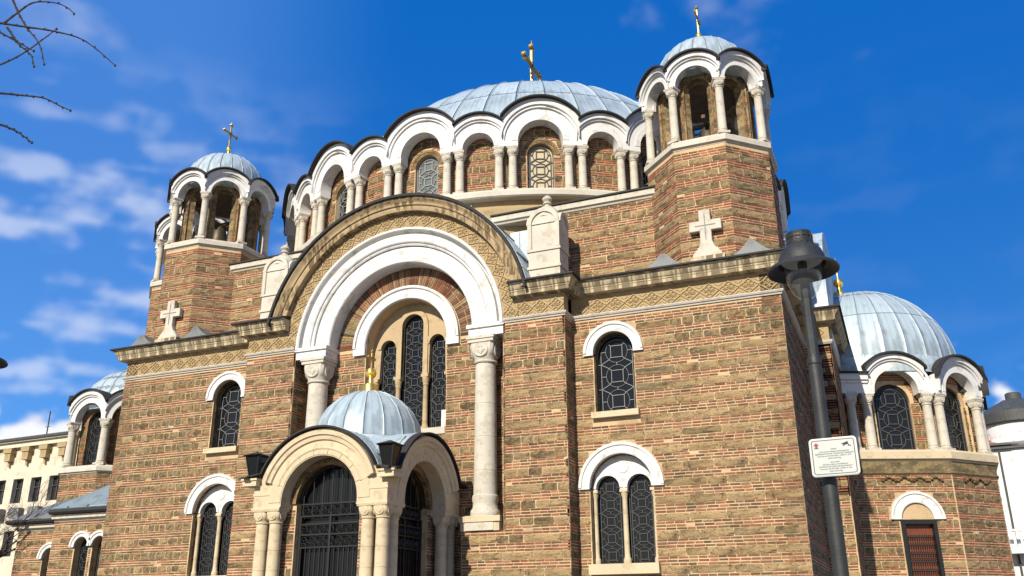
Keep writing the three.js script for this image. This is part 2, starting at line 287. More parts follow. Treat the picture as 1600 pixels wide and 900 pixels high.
// ---------------------------------------------------------------- leaded lights
function latticeGeo(hw, y0, ys, circles, t = 0.014) {
  const l = [], top = ys + hw, H = top - y0, e = hw * 0.80, rc = Math.min(hw * 0.60, H / circles / 2 * 0.86), dy = (H - hw * 0.18) / circles;
  for (const s of [-1, 1]) { l.push(bar([s * e, y0, 0], [s * e, ys, 0], t)); l.push(bar([s * hw * 0.97, y0, 0], [s * hw * 0.97, ys, 0], t)); }
  l.push(new THREE.TorusGeometry(e, t / 2, 4, 20, PI).translate(0, ys, 0), new THREE.TorusGeometry(hw * 0.97, t / 2, 4, 20, PI).translate(0, ys, 0), bar([-hw, y0 + t, 0], [hw, y0 + t, 0], t));
  for (let i = 0; i < circles; i++) {
    const cy = y0 + dy * (i + 0.5), q = rc * 0.52;
    l.push(new THREE.TorusGeometry(rc, t / 2, 4, 22).translate(0, cy, 0));
    l.push(bar([-q, cy - q, 0], [q, cy - q, 0], t), bar([-q, cy + q, 0], [q, cy + q, 0], t), bar([-q, cy - q, 0], [-q, cy + q, 0], t), bar([q, cy - q, 0], [q, cy + q, 0], t));
    for (const a of [45, 135, 225, 315]) { const A = a * PI / 180; l.push(bar([q * Math.sign(cos(A)), cy + q * Math.sign(sin(A)), 0], [rc * cos(A), cy + rc * sin(A), 0], t)); }
    for (const s of [-1, 1]) { l.push(bar([s * rc * 0.98, cy, 0], [s * e, cy, 0], t)); if (cy + dy / 2 < ys) { l.push(bar([s * e, cy + dy / 2, 0], [s * hw * 0.97, cy + dy / 2, 0], t)); if (i < circles - 1) l.push(bar([s * rc * 0.7, cy + rc * 0.71, 0], [s * e, cy + dy / 2, 0], t), bar([s * rc * 0.7, cy + dy - rc * 0.71, 0], [s * e, cy + dy / 2, 0], t)); } }
    if (i < circles - 1) l.push(bar([0, cy + rc, 0], [0, cy + dy - rc, 0], t));
  }
  return merge(l);
}
function glazing(parent, x, z, hw, y0, ys, circles, glass, came, t) {
  const k = [hw, y0, ys, circles, t].map((v) => (v || 0).toFixed(3)).join();
  mesh('pane', cached('pane' + k, () => fin(extrude(archShape(hw, y0, ys), -0.02, 0), 0.5, 1)), glass, parent, [x, 0, z]);
  mesh('lattice', cached('lat' + k, () => latticeGeo(hw, y0, ys, circles, t)), came, parent, [x, 0, z + 0.015]);
}

// ================================================================ the church
const church = top(new THREE.Group(), 'church', 'brown banded brick and stone domed church with white arcades and blue-grey roofs', 'church');
const ARC_Y = 8.03, PZ = 0.516, PX = 4.346, WX = 9.0, STR = 8.0;

// ---- bays either side of the portal: wall, upper window, twin window
function ringGeo(r0, r1, cy, foot = 0) { const g = [sweepArc([[r0, -0.08], [r0, 0.055], [r0 + 0.02, 0.065], [r1 - 0.10, 0.065], [r1 - 0.085, 0.05], [r1 - 0.07, 0.05], [r1 - 0.06, 0.085], [r1, 0.085], [r1, -0.08]], 0, cy, 0, PI, 44)]; if (foot) for (const s of [-1, 1]) g.push(box(s > 0 ? r0 : -r1, s > 0 ? r1 : -r0, cy - foot, cy, -0.08, 0.064)); return fin(merge(g), 0.5, 0.5); }
for (const s of [-1, 1]) {
  const cu = s * 5.3, cl = s * 5.34, x0 = s > 0 ? PX : -WX, x1 = s > 0 ? WX : -PX;
  const pale = s > 0 ? (x, y) => { const e = fbm(x * 1.3, y * 1.1, 3); return y > 6.95 ? (x < 6.1 ? 0.7 : 0.06) : y > 6.2 ? 0.75 + 0.2 * e : 0.93; } : (x, y) => (x > -6.1 ? 0.5 : y < 4.4 ? 0.35 : 0.05) + 0.3 * (fbm(x, y, 3) - 0.5);
  brickWall(church, { name: 'bay_wall', shape: rectShape(x0, x1, 0, STR, [archShape(0.459, 5.83, 7.18, 0.459, cu), archShape(0.69, 2.65, 4.226, 0.69, cl)]), thick: 0.5, s0: x0 - (s < 0 ? 0.012 : 0), s1: x1 + (s > 0 ? 0.012 : 0), y0: 1.2, y1: STR - 0.02, len: s > 0 ? [0.2, 0.44] : [0.15, 0.34], pale, tone: [0.94, 1.04, 1.04],
    out: [archOut(cu, 0.47, 5.70, 7.18, 0.69), rectOut(cu - 0.53, cu + 0.53, 5.69, 5.83), archOut(cl, 0.70, 2.5, 4.226, 0.935), rectOut(cl - 0.75, cl + 0.75, 2.44, 2.66)] });
  // upper window
  const w = mesh('window', ringGeo(0.459, 0.683, 7.18, 0.05), M.white, church, [cu, 0, 0]);
  const shaded_reveal = (hw, y0, ys, z0) => { const s = archShape(hw + 0.001, y0, ys, hw + 0.001); s.holes.push(archShape(hw - 0.014, y0 + 0.01, ys, hw - 0.014)); return fin(extrude(s, z0, -0.085, 20), 0.5, 0.6); };  // thin jamb liner; its dark tone paints in the shadow of the opening
  mesh('shaded_reveal', shaded_reveal(0.459, 5.83, 7.18, -0.45), M.darkStone[2], w);
  mesh('sill', fin(box(-0.53, 0.53, 5.70, 5.83, -0.3, 0.13), 0.4, 0.8), M.cream, w);
  glazing(w, 0, -0.26, 0.455, 5.83, 7.16, 3, M.glassDark, M.cameLight, 0.012);
  // twin window
  const t = mesh('twin_window', ringGeo(0.69, 0.928, 4.226, 0.03), M.white, church, [cl, 0, 0]);
  mesh('shaded_reveal', shaded_reveal(0.69, 2.66, 4.226, -0.45), M.darkStone[2], t);  // dark liner again, jamb shade put into the colour
  const ts = new THREE.Shape(); ts.moveTo(-0.69, 4.18); ts.lineTo(-0.62, 4.18); ts.absarc(-0.345, 4.226, 0.262, PI, 0, true); ts.lineTo(-0.075, 4.18); ts.lineTo(0.075, 4.18); ts.absarc(0.345, 4.226, 0.262, PI, 0, true); ts.lineTo(0.69, 4.18); ts.absarc(0, 4.226, 0.69, 0, PI, false);
  const tg = [extrude(ts, -0.30, -0.17, 20)]; for (const q of [-1, 1]) tg.push(sweepArc([[0.262, -0.2], [0.262, -0.145], [0.325, -0.145], [0.335, -0.2]], q * 0.345, 4.226, 0, PI, 22));
  tg.push(new THREE.TorusGeometry(0.125, 0.018, 5, 24).translate(0, 4.66, -0.17), new THREE.CylinderGeometry(0.115, 0.115, 0.03, 24).rotateX(PI / 2).translate(0, 4.66, -0.165));
  mesh('tympanum', fin(merge(tg), 0.5, 0.6), M.white, t);
  for (const q of [-0.66, 0, 0.66]) mesh('colonnette', fin(merge([lathe([[0.085, 2.66], [0.085, 2.76], [0.062, 2.8], [0.058, 2.9], [0.054, 4.0], [0.06, 4.02], [0.075, 4.08], [0.085, 4.18]], 12), bx(0.17, 0.06, 0.17, 0, 4.16, 0)]), 0.6, 1), M.cream, t, [q, 0, -0.22]);
  for (const q of [-0.345, 0.345]) glazing(t, q, -0.32, 0.275, 2.66, 4.20, 5, M.glassDark, M.cameGrey, 0.011);
  mesh('sill', fin(box(-0.74, 0.74, 2.455, 2.66, -0.35, 0.14), 0.4, 0.8), M.cream, t);
}

// ---- piers of the portal, with the pedestals under the big columns
for (const s of [-1, 1]) {
  const sh = new THREE.Shape([[1.86, 0], [PX, 0], [PX, STR], [2.86, STR], [2.86, 3.38], [1.86, 3.38]].map(([x, y]) => new THREE.Vector2(s * x, y)));
  brickWall(church, { name: 'pier_wall', shape: sh, thick: 0.515, at: [0, 0, PZ], y0: 1.2, y1: STR - 0.02, spans: (y) => [y < 3.38 ? (s > 0 ? [1.87, PX + 0.012] : [-PX - 0.012, -1.87]) : (s > 0 ? [2.87, PX + 0.012] : [-PX - 0.012, -2.87])], len: [0.22, 0.5],
    pale: (x, y) => y > 6.75 ? 0.12 : 0.25 + 0.75 * sstep(0.35, 0.6, fbm(x * 1.5 + 9, y * 1.2, 3)) });
  brickWall(church, { name: 'pier_inner_side', shape: rectShape(0, PZ + 0.04, 3.4, STR), thick: 0.05, at: s > 0 ? [2.855, 0, -0.04] : [-2.855, 0, PZ], turn: -s * PI / 2, s0: 0.01, s1: PZ + 0.03, y0: 3.4, y1: STR - 0.02, len: [0.2, 0.35] });
  brickWall(church, { name: 'pier_side', shape: rectShape(0, PZ - 0.02, 0, STR), thick: 0.05, at: s > 0 ? [PX + 0.004, 0, PZ] : [-PX - 0.004, 0, 0], turn: s * PI / 2, s0: 0.01, s1: PZ - 0.02, y0: 1.2, y1: STR - 0.02, len: [0.2, 0.35] });
}
// ---- back of the portal recess
{
  const hole = archShape(1.13, 5.82, ARC_Y, 1.13); const sh = new THREE.Shape(); sh.moveTo(-2.9, 0); sh.lineTo(2.9, 0); sh.lineTo(2.9, ARC_Y); sh.absarc(0, ARC_Y, 2.9, 0, PI, false); sh.lineTo(-2.9, 0); sh.holes.push(hole);
  brickWall(church, { name: 'portal_back_wall', shape: sh, thick: 0.6, at: [0, 0, -0.05], y0: 1.2, y1: 8.4, spans: () => [[-2.85, 2.85]], out: [archOut(0, 1.14, 5.7, ARC_Y, 1.98), rectOut(-1.5, 1.5, 7.84, 8.5)], len: [0.22, 0.45], pale: (x, y) => y < 6.9 ? 0.45 : 0.08 });
  const vo = [], vc = []; const n = 86;              // bricks on edge round the inner arch
  for (let i = 0; i < n; i++) {
    const a0 = PI * (i + 0.08) / n, a1 = PI * (i + 0.86) / n, stone = rnd() < 0.35, tint = stone ? [0.26, 0.18, 0.095].map((v) => v * R(0.7, 1.2)) : brickTint().map((v) => v * 0.8);
    for (const [ra, rb] of rnd() < 0.5 ? [[1.50, 1.70], [1.715, 1.97]] : [[1.50, 1.80], [1.815, 1.97]]) { const p = [[ra, a0], [ra, a1], [rb, a1], [rb, a0]].map(([r, a]) => [r * cos(a), ARC_Y + r * sin(a), 0.012 + R(0, 0.008)]); const q = p.map((v) => [v[0], v[1], -0.02]); [[p[0], p[2], p[1]], [p[0], p[3], p[2]], ...[0, 1, 2, 3].flatMap((k) => [[p[k], p[(k + 1) % 4], q[k]], [p[(k + 1) % 4], q[(k + 1) % 4], q[k]]])].forEach((t) => t.forEach((v) => { vo.push(...v); vc.push(...tint); })); }
  }
  const g = new THREE.BufferGeometry(); g.setAttribute('position', new THREE.Float32BufferAttribute(vo, 3)); g.computeVertexNormals(); const gu = boxUV(g, 0.7); gu.setAttribute('color', new THREE.Float32BufferAttribute(vc, 3));
  stuff(mesh('arch_bricks', gu, M.brick, church, [0, 0, -0.05]));
}
// ---- great white arch, its frieze and cornice
mesh('portal_arch', fin(sweepArc([[1.98, -0.04], [1.98, 0.34], [2.0, 0.37], [2.04, 0.38], [2.06, 0.365], [2.385, 0.365], [2.39, 0.33], [2.405, 0.33], [2.41, 0.41], [2.44, 0.43], [2.47, 0.43], [2.48, 0.47], [2.51, 0.49], [2.54, 0.48], [2.56, 0.485], [2.69, 0.49], [2.70, 0.36], [2.765, 0.36], [2.775, 0.53], [2.80, 0.56], [2.85, 0.56], [2.86, 0.54], [2.86, -0.04]], 0, ARC_Y, 0, PI, 72), 0.5, 0.45), M.white, church);
mesh('arch_frieze', fin(sweepArc([[2.86, 0.2], [2.86, PZ], [3.26, PZ], [3.26, 0.2]], 0, ARC_Y, 0, PI, 60), 0.5, 0.6), M.tan, church);
const A0 = 0.205;
mesh('arch_cornice', fin(sweepArc([[3.235, 0.3], [3.235, PZ + 0.02], [3.245, 0.69], [3.30, 0.71], [3.37, 0.71], [3.38, 0.745], [3.41, 0.755], [3.43, 0.74], [3.47, 0.76], [3.52, 0.815], [3.575, 0.815], [3.575, 0.2]], 0, ARC_Y, A0, PI - A0, 64), 0.4, 0.8), M.grimeTan, church);
mesh('roof_edge', fin(sweepArc([[3.575, 0.2], [3.57, 0.88], [3.635, 0.885], [3.642, 0.74], [3.635, 0.2]], 0, ARC_Y, A0 - 0.02, PI - A0 + 0.02, 64), 0.4), M.leadDark, church);
{
  const n = 22; const r = mesh('gable_roof', fin(sweepArc([[3.50, -0.9], [3.50, 0.74], [3.638, 0.74], [3.638, -0.9]], 0, ARC_Y, A0, PI - A0, 44), 0.4), M.seam, church);
  const pg = fin(sweepArc([[3.636, -0.9], [3.636, 0.76], [3.652, 0.76], [3.652, -0.9]], 0, 0, 0.004, (PI - 2 * A0) / n - 0.004, 3), 0.4, 0.5), sg = sweepArc([[3.64, -0.9], [3.64, 0.76], [3.685, 0.76], [3.685, -0.9]], 0, 0, -0.003, 0.003, 1);
  for (let i = 0; i < n; i++) { const a = A0 + (PI - 2 * A0) * i / n; const p = mesh('metal_sheet', pg, M.metals[i % 3], r, [0, ARC_Y, 0]); p.rotation.z = a; if (i % 2 === 0) { const q = mesh('seam', sg, M.metal, r, [0, ARC_Y, 0]); q.rotation.z = a; } }
}
// ---- friezes of carved lozenges
const carved = fin(merge([[[-0.2, 0], [0, 0.185]], [[0, 0.185], [0.2, 0]], [[0.2, 0], [0, -0.185]], [[0, -0.185], [-0.2, 0]]].flatMap(([a, b]) => [bar([a[0], a[1], 0.006], [b[0], b[1], 0.006], 0.020, 0.036)]).concat([[-0.05, 0.05], [0.05, 0.05], [-0.05, -0.05], [0.05, -0.05]].map(([x, y]) => new THREE.TorusGeometry(0.044, 0.013, 5, 10).scale(1, 1, 1.6).translate(x * 1.15, y * 1.15, 0.006)), [bar([0, -0.12, 0.004], [0, 0.12, 0.004], 0.014, 0.02), bar([-0.13, 0, 0.004], [0.13, 0, 0.004], 0.014, 0.02)],
  [[1, 1], [1, -1], [-1, 1], [-1, -1]].map(([x, y]) => bar([x * 0.19, y * 0.10, 0.004], [x * 0.12, y * 0.165, 0.004], 0.016, 0.02)))), 0.5, 1.5);
for (const s of [-1, 1]) {
  const fr = (a, b, z) => { const f = mesh('frieze', fin(box(Math.min(s * a, s * b), Math.max(s * a, s * b), STR + 0.11, 8.545, z - 0.3, z), 0.4, 0.6), M.tan, church); const n = Math.round(Math.abs(b - a) / 0.41), w = Math.abs(b - a) / n; for (let i = 0; i < n; i++) mesh('carved_panel', carved, M.tan, f, [s * (a + w * (i + 0.5)), 8.285, z]).scale.set(w / 0.4, 0.88, 1); };
  fr(PX, WX, 0); fr(3.22, PX, PZ);
  const cp = s > 0 ? [[3.1, PZ], [PX, PZ], [PX, 0], [WX, 0], [WX, -4.32]] : [[-WX, -4.32], [-WX, 0], [-PX, 0], [-PX, PZ], [-3.1, PZ]], st = s > 0 ? [[2.87, PZ], ...cp.slice(1)] : [...cp.slice(0, 4), [-2.87, PZ]];
  mesh('string_course', fin(sweepPath([[-0.05, STR], [0.03, STR], [0.035, STR + 0.03], [0.06, STR + 0.045], [0.075, STR + 0.08], [0.07, STR + 0.10], [0.02, STR + 0.115], [-0.05, STR + 0.115]], st), 0.3, 0.8), M.stringStone, church);
  mesh('cornice', fin(sweepPath([[-0.1, 8.545], [0.02, 8.545], [0.025, 8.56], [0.195, 8.565], [0.20, 8.64], [0.215, 8.655], [0.215, 8.685], [0.235, 8.70], [0.26, 8.745], [0.285, 8.80], [0.315, 8.825], [0.315, 8.855], [-0.1, 8.855]], cp), 0.35, 0.5), M.grime, church);
  mesh('roof_flashing', fin(sweepPath([[-0.1, 8.856], [0.34, 8.856], [0.36, 8.84], [0.37, 8.845], [0.365, 8.885], [0.0, 8.98], [-0.1, 8.98]], cp), 0.35, 0.7), M.leadDark, church);
  mesh('parapet_roof', fin(box(s > 0 ? 3.3 : -WX, s > 0 ? WX : -3.3, 8.90, 8.965, -4.3, 0.05), 0.4, 0.5), M.leadGrey, church);
  // hidden wall plate behind the friezes, and the flank
  mesh('wall_core', boxUV(clean(box(s > 0 ? PX : -WX, s > 0 ? WX : -PX, STR, 8.9, -0.5, -0.28)), 0.5), M.mortar, church);
  brickWall(church, { name: 'flank_wall', shape: rectShape(0, 4.35, 0, 8.5), thick: 0.4, at: s > 0 ? [WX - 0.003, 0, 0] : [-WX + 0.003, 0, -4.35], turn: s * PI / 2, s0: 0.01, s1: 4.33, y0: 1.2, y1: STR - 0.02, len: [0.25, 0.45] });
  // the big column of the portal and its impost
  column(church, s * 2.30, 3.40, 0.24, { h: 4.38, r: 0.255, cap: 0.60, base: 0.78, w: 0.60, joints: 3 });
  mesh('plinth', fin(merge([box(s * 2.31 - 0.46, s * 2.31 + 0.46, 3.39, 3.58, -0.04, 0.56), box(s * 2.31 - 0.49, s * 2.31 + 0.49, 3.58, 3.70, -0.04, 0.60)]), 0.4, 0.7), M.cream, church);
  mesh('impost', fin(merge([box(s > 0 ? 1.97 : -2.86, s > 0 ? 2.86 : -1.97, 7.78, 7.98, -0.04, 0.50), box(s > 0 ? 1.93 : -2.88, s > 0 ? 2.88 : -1.93, 7.98, ARC_Y + 0.04, -0.04, 0.545)]), 0.4, 0.7), M.white, church);
  // pinnacle on the pier
  const p = mesh('pinnacle', fin(merge([box(-0.39, 0.39, 8.93, 10.42, -0.30, 0.30), box(-0.42, 0.42, 9.28, 9.34, -0.33, 0.33), box(-0.42, 0.42, 9.72, 9.78, -0.33, 0.33), ...[0, 1].map((k) => extrude(archShape(k ? 0.30 : 0.39, 10.40, 10.42, k ? 0.30 : 0.39), k ? -0.39 : -0.30, k ? 0.39 : 0.30).rotateY(k * PI / 2)), ...[0, 1].map((k) => sweepArc([[k ? 0.22 : 0.30, -0.34], [k ? 0.22 : 0.30, 0.34], [k ? 0.31 : 0.40, 0.34], [k ? 0.31 : 0.40, -0.34]].map(([r, z]) => [r, k ? z * 1.27 : z]), 0, 10.42, 0, PI, 18).rotateY(k * PI / 2)), ...[-1, 1].flatMap((q) => [box(q > 0 ? 0.30 : -0.40, q > 0 ? 0.40 : -0.30, 9.78, 10.42, -0.335, 0.335)]), lathe([[0.32, 10.62], [0.31, 10.74], [0.24, 10.86], [0.14, 10.95], [0.07, 10.98], [0.07, 11.02], [0.11, 11.04], [0.11, 11.06], [0.08, 11.09], [0.125, 11.15], [0.12, 11.19], [0.06, 11.25], [0, 11.29]], 18)]), 0.5, 0.6), M.lime, church, [s * 3.83, 0, 0.04]);
  mesh('metal_cladding', fin(box(s > 0 ? 2.7 : -3.5, s > 0 ? 3.5 : -2.7, 8.93, 10.62, -0.42, -0.30), 0.4, 0.5), M.metals[2], church); for (const q of [2.95, 3.2]) mesh('seam', fin(box(s * q - 0.012, s * q + 0.012, 8.95, 10.6, -0.299, -0.27), 0.4), M.metal, church);
  // wall between the pinnacle and the bell tower, with its white coping
  brickWall(church, { name: 'attic_wall', shape: rectShape(s > 0 ? 3.0 : -6.5, s > 0 ? 6.5 : -3.0, 8.9, 11.15), thick: 0.35, at: [0, 0, -0.8], s0: s > 0 ? 3.0 : -6.45, s1: s > 0 ? 6.45 : -3.0, y0: 8.95, y1: 11.14, len: [0.2, 0.5], pale: (x, y) => y > 10.7 ? 0.1 : 0.75 });
  const ap = s > 0 ? [[2.0, -0.8], [6.35, -0.8]] : [[-6.35, -0.8], [-2.0, -0.8]];
  mesh('coping', fin(sweepPath([[-0.3, 11.13], [0.03, 11.13], [0.05, 11.17], [0.10, 11.20], [0.11, 11.33], [-0.3, 11.35]], ap), 0.3, 0.7), M.lime, church);
  mesh('roof_flashing', fin(sweepPath([[-0.4, 11.352], [0.13, 11.334], [0.15, 11.345], [0.14, 11.39], [-0.4, 11.46]], ap), 0.3), M.leadDark, church);
}
// arch frieze panels
{
  const n = 25; for (let i = 0; i < n; i++) { const a = PI * (i + 0.5) / n; const q = mesh('carved_panel', carved, M.tan, church.children.find((c) => c.name === 'arch_frieze'), [3.055 * cos(a), ARC_Y + 3.055 * sin(a), PZ]); q.rotation.z = a - PI / 2; q.scale.set(0.96, 0.98, 1); }
}
mesh('attic_roof', fin(box(-6.4, 6.4, 11.30, 11.36, -6, -0.85), 0.4), M.leadGrey, church);
mesh('vault_core', fin(box(-3.4, 3.4, 8.0, 10.2, -0.9, -0.6), 0.4), M.mortar, church);

// ---- inner arch of the portal with three lancets
{
  mesh('inner_arch', fin(merge([sweepArc([[1.14, -0.45], [1.14, 0.0], [1.16, 0.03], [1.38, 0.03], [1.395, 0.0], [1.41, 0.0], [1.42, 0.055], [1.48, 0.055], [1.48, -0.05], [1.30, -0.05], [1.30, -0.45]], 0, ARC_Y, 0, PI, 52), ...[-1, 1].map((q) => box(q > 0 ? 1.14 : -1.48, q > 0 ? 1.48 : -1.14, 7.845, ARC_Y - 0.004, -0.06, 0.028))]), 0.5, 0.5), M.white, church);
  const sh = new THREE.Shape(); sh.moveTo(-1.14, 7.28); sh.lineTo(-0.93, 7.28); sh.absarc(-0.69, 8.06, 0.215, PI, 0, true); sh.lineTo(-0.46, 7.28); sh.lineTo(-0.305, 7.28); sh.absarc(0, 8.58, 0.305, PI, 0, true); sh.lineTo(0.305, 7.28); sh.lineTo(0.46, 7.28); sh.absarc(0.69, 8.06, 0.215, PI, 0, true); sh.lineTo(0.93, 7.28); sh.lineTo(1.14, 7.28); sh.lineTo(1.14, ARC_Y); sh.absarc(0, ARC_Y, 1.14, 0, PI, false);
  const w = mesh('lancet_window', fin(merge([extrude(sh, -0.52, -0.40, 22), sweepArc([[0.305, -0.45], [0.305, -0.36], [0.42, -0.36], [0.44, -0.40], [0.44, -0.45]], 0, 8.58, 0, PI, 26), ...[-1, 1].flatMap((q) => [sweepArc([[0.215, -0.45], [0.215, -0.37], [0.31, -0.37], [0.32, -0.45]], q * 0.69, 8.06, 0, PI, 22), box(q * 0.37 - 0.065, q * 0.37 + 0.065, 7.28, 8.58, -0.45, -0.362)])]), 0.5, 0.6), M.tympanum, church);
  for (const q of [-1.03, -0.385, 0.385, 1.03]) mesh('colonnette', fin(merge([lathe([[0.10, 5.86], [0.10, 5.97], [0.072, 6.01], [0.066, 6.1], [0.062, 7.0], [0.075, 7.02], [0.07, 7.05], [0.09, 7.14], [0.10, 7.22]], 14), bx(0.20, 0.08, 0.18, 0, 7.25, 0)]), 0.6, 1), M.tympanum, w, [q, 0, -0.42]);
  glazing(w, 0, -0.56, 0.33, 5.86, 8.56, 8, M.glassDark, M.cameGrey, 0.014);
  for (const q of [-0.7, 0.7]) glazing(w, q, -0.56, 0.25, 5.86, 8.04, 6, M.glassDark, M.cameGrey, 0.014);
  mesh('sill', fin(box(-1.13, 1.13, 5.70, 5.86, -0.56, -0.02), 0.4, 0.7), M.lime, w);
  mesh('notice', fin(box(0.86, 1.08, 5.92, 6.34, -0.38, -0.36), 0.4), M.white, w);
}

// ---------------------------------------------------------------- domes of metal sheet
// a dome of standing-seam sheets: each sheet is a mesh of its own under the dome
function sheetGeo(Rd, span, e0, e1, lift) {
  return cached(`sheet${Rd}_${span}_${e0}_${e1}`, () => {
    const us = [0.015, 0.06, 0.28, 0.5, 0.72, 0.94, 0.985], rows = [], nv = 5; const rib = Math.min(0.036, Rd * 0.004 + 0.009);
    for (let j = 0; j <= nv; j++) { const e = e0 + (e1 - e0) * (j / nv) * 0.994, row = []; us.forEach((u, k) => { const edge = k === 0 || k === us.length - 1, r = Rd + lift + (edge ? rib : 0), a = (u - 0.5) * span; row.push([r * cos(e) * sin(a), r * sin(e), r * cos(e) * cos(a)]); }); rows.push(row); }
    const g = skin(rows, false), p = g.attributes.position, uv = new Float32Array(p.count * 2);
    for (let i = 0; i < p.count; i++) { const a = Math.atan2(p.getX(i), p.getZ(i)), e = Math.asin(Math.min(1, p.getY(i) / (Rd + lift + rib))); uv[2 * i] = a * Rd * 0.45; uv[2 * i + 1] = e * Rd * 0.2; }
    g.setAttribute('uv', new THREE.BufferAttribute(uv, 2)); return toCreasedNormals(g, 0.7);
  });
}
function dome(parent, name, c, Rd, n, rings, from = 0, to = n, off = 0) {     // rings: elevations in radians from the foot up
  const d = mesh(name, fin(new THREE.SphereGeometry(Rd - 0.015, 40, 16, 0, 2 * PI, 0, PI / 2 - rings[0]), 0.9, 0.5), M.seam, parent, c);
  for (let k = 0; k + 1 < rings.length; k++) { const nn = n; for (let i = from; i < to; i++) mesh('metal_sheet', sheetGeo(Rd, 2 * PI / nn, rings[k], rings[k + 1], 0.008 * k), M.metals[(i * 7 + k * 5 + (i * i) % 3) % 3], d, [0, 0, 0], (i + 0.5 + (k % 2 ? 0 : 0)) * 2 * PI / nn + off); }
  return d;
}
function cross(parent, pos, h, ballR) {           // gilt cross on a ball, arms across the church
  const c = mesh('finial', fin(lathe([[ballR * 1.5, -0.1], [ballR * 1.5, ballR * 0.9], [ballR * 1.35, ballR * 1.3], [ballR * 0.55, ballR * 1.7], [ballR * 0.42, ballR * 2.6], [ballR * 0.85, ballR * 2.95], [ballR * 1.0, ballR * 3.6], [ballR * 0.8, ballR * 4.2], [ballR * 0.35, ballR * 4.5], [0, ballR * 4.6]], 18), 0.6), M.gold, parent, pos);
  const y0 = ballR * 4.4, H = h - y0, t = H * 0.052, g = [bx(t * 0.7, H * 0.92, t, 0, y0 + H * 0.46, 0), bx(t * 0.7, t, H * 0.62, 0, y0 + H * 0.58, 0)];
  for (const [y, z] of [[y0 + H * 0.94, 0], [y0 + H * 0.58, H * 0.33], [y0 + H * 0.58, -H * 0.33]]) for (const [a, b] of [[0, 0.06], [0.045, 0], [-0.045, 0], [0, -0.06]]) g.push(new THREE.SphereGeometry(t * 0.75, 8, 6).translate(0, y + a * H, z + b * H * (z ? 1 : 0.9)));
  for (const a of [1, 3, 5, 7]) g.push(bar([0, y0 + H * 0.58, 0], [0, y0 + H * 0.58 + sin(a * PI / 4) * H * 0.17, cos(a * PI / 4) * H * 0.17], t * 0.35));
  g.push(new THREE.ConeGeometry(t * 0.5, H * 0.14, 8).translate(0, y0 + H * 1.03, 0));
  mesh('cross', fin(merge(g), 0.5), M.goldOld, c); return c;
}

// ---------------------------------------------------------------- arcade bays
function arcGeo(hw, yb, yc, ri, Re, z0, z1, seg = 26) {      // wall plate with a round-arched opening and a round-arched top
  const s = new THREE.Shape(), a = Math.acos(Math.min(0.999, hw / Re)); s.moveTo(-hw, yb); s.lineTo(-ri, yb); s.lineTo(-ri, yc); s.absarc(0, yc, ri, PI, 0, true); s.lineTo(ri, yb); s.lineTo(hw, yb); s.lineTo(hw, yc + Re * sin(a)); s.absarc(0, yc, Re, a, PI - a, false); s.lineTo(-hw, yb);
  return extrude(s, z0, z1, seg);
}
function hoodGeo(hw, yc, r0, r1, z0, z1, seg = 26) {          // the band of the arch between two radii, cut off at the bay's edge
  const s = new THREE.Shape(), a1 = Math.acos(Math.min(0.999, hw / r1)), a0 = hw < r0 ? Math.acos(hw / r0) : 0; s.moveTo(hw, yc + r1 * sin(a1)); s.absarc(0, yc, r1, a1, PI - a1, false); s.lineTo(-Math.min(hw, r0), yc + r0 * sin(a0)); s.absarc(0, yc, r0, PI - a0, a0, true); s.lineTo(hw, yc + r1 * sin(a1));
  return extrude(s, z0, z1, seg);
}
// one bay of an arcade as a part with its hood and roof edge; warp: how the flat bay is laid out
function bay(parent, key, o, pos, turn, warp = (g) => g) {
  const { hw, yb, yc, ri, Re, grow, depth, lip, back } = o;
  const b = mesh('arcade_bay', cached('bay' + key, () => fin(warp(merge([arcGeo(hw, yb, yc, ri, Re, -depth, 0), sweepArc([[ri, -0.05], [ri, 0.012], [ri + Re * 0.13, 0.012], [ri + Re * 0.14, -0.05]], 0, yc, 0, PI, 26)])), 0.5, 0.5)), M.white, parent, pos, turn);
  const w = (z) => hw * (1 + z * grow);
  mesh('hood', cached('hood' + key, () => fin(warp(merge([hoodGeo(w(0.05), yc, Re * 0.80, Re, -0.05, 0.05), hoodGeo(w(0.10), yc, Re * 0.86, Re + 0.01, -0.05, 0.10)])), 0.5, 0.5)), M.white, b);
  mesh('roof_edge', cached('lip' + key, () => fin(warp(merge([hoodGeo(w(lip), yc, Re + 0.014, Re + 0.052, 0.05, lip), hoodGeo(w(lip * 0.6), yc, Re + 0.006, Re + 0.066, -back, lip * 0.6)])), 0.5)), M.leadDark, b);
  return b;
}

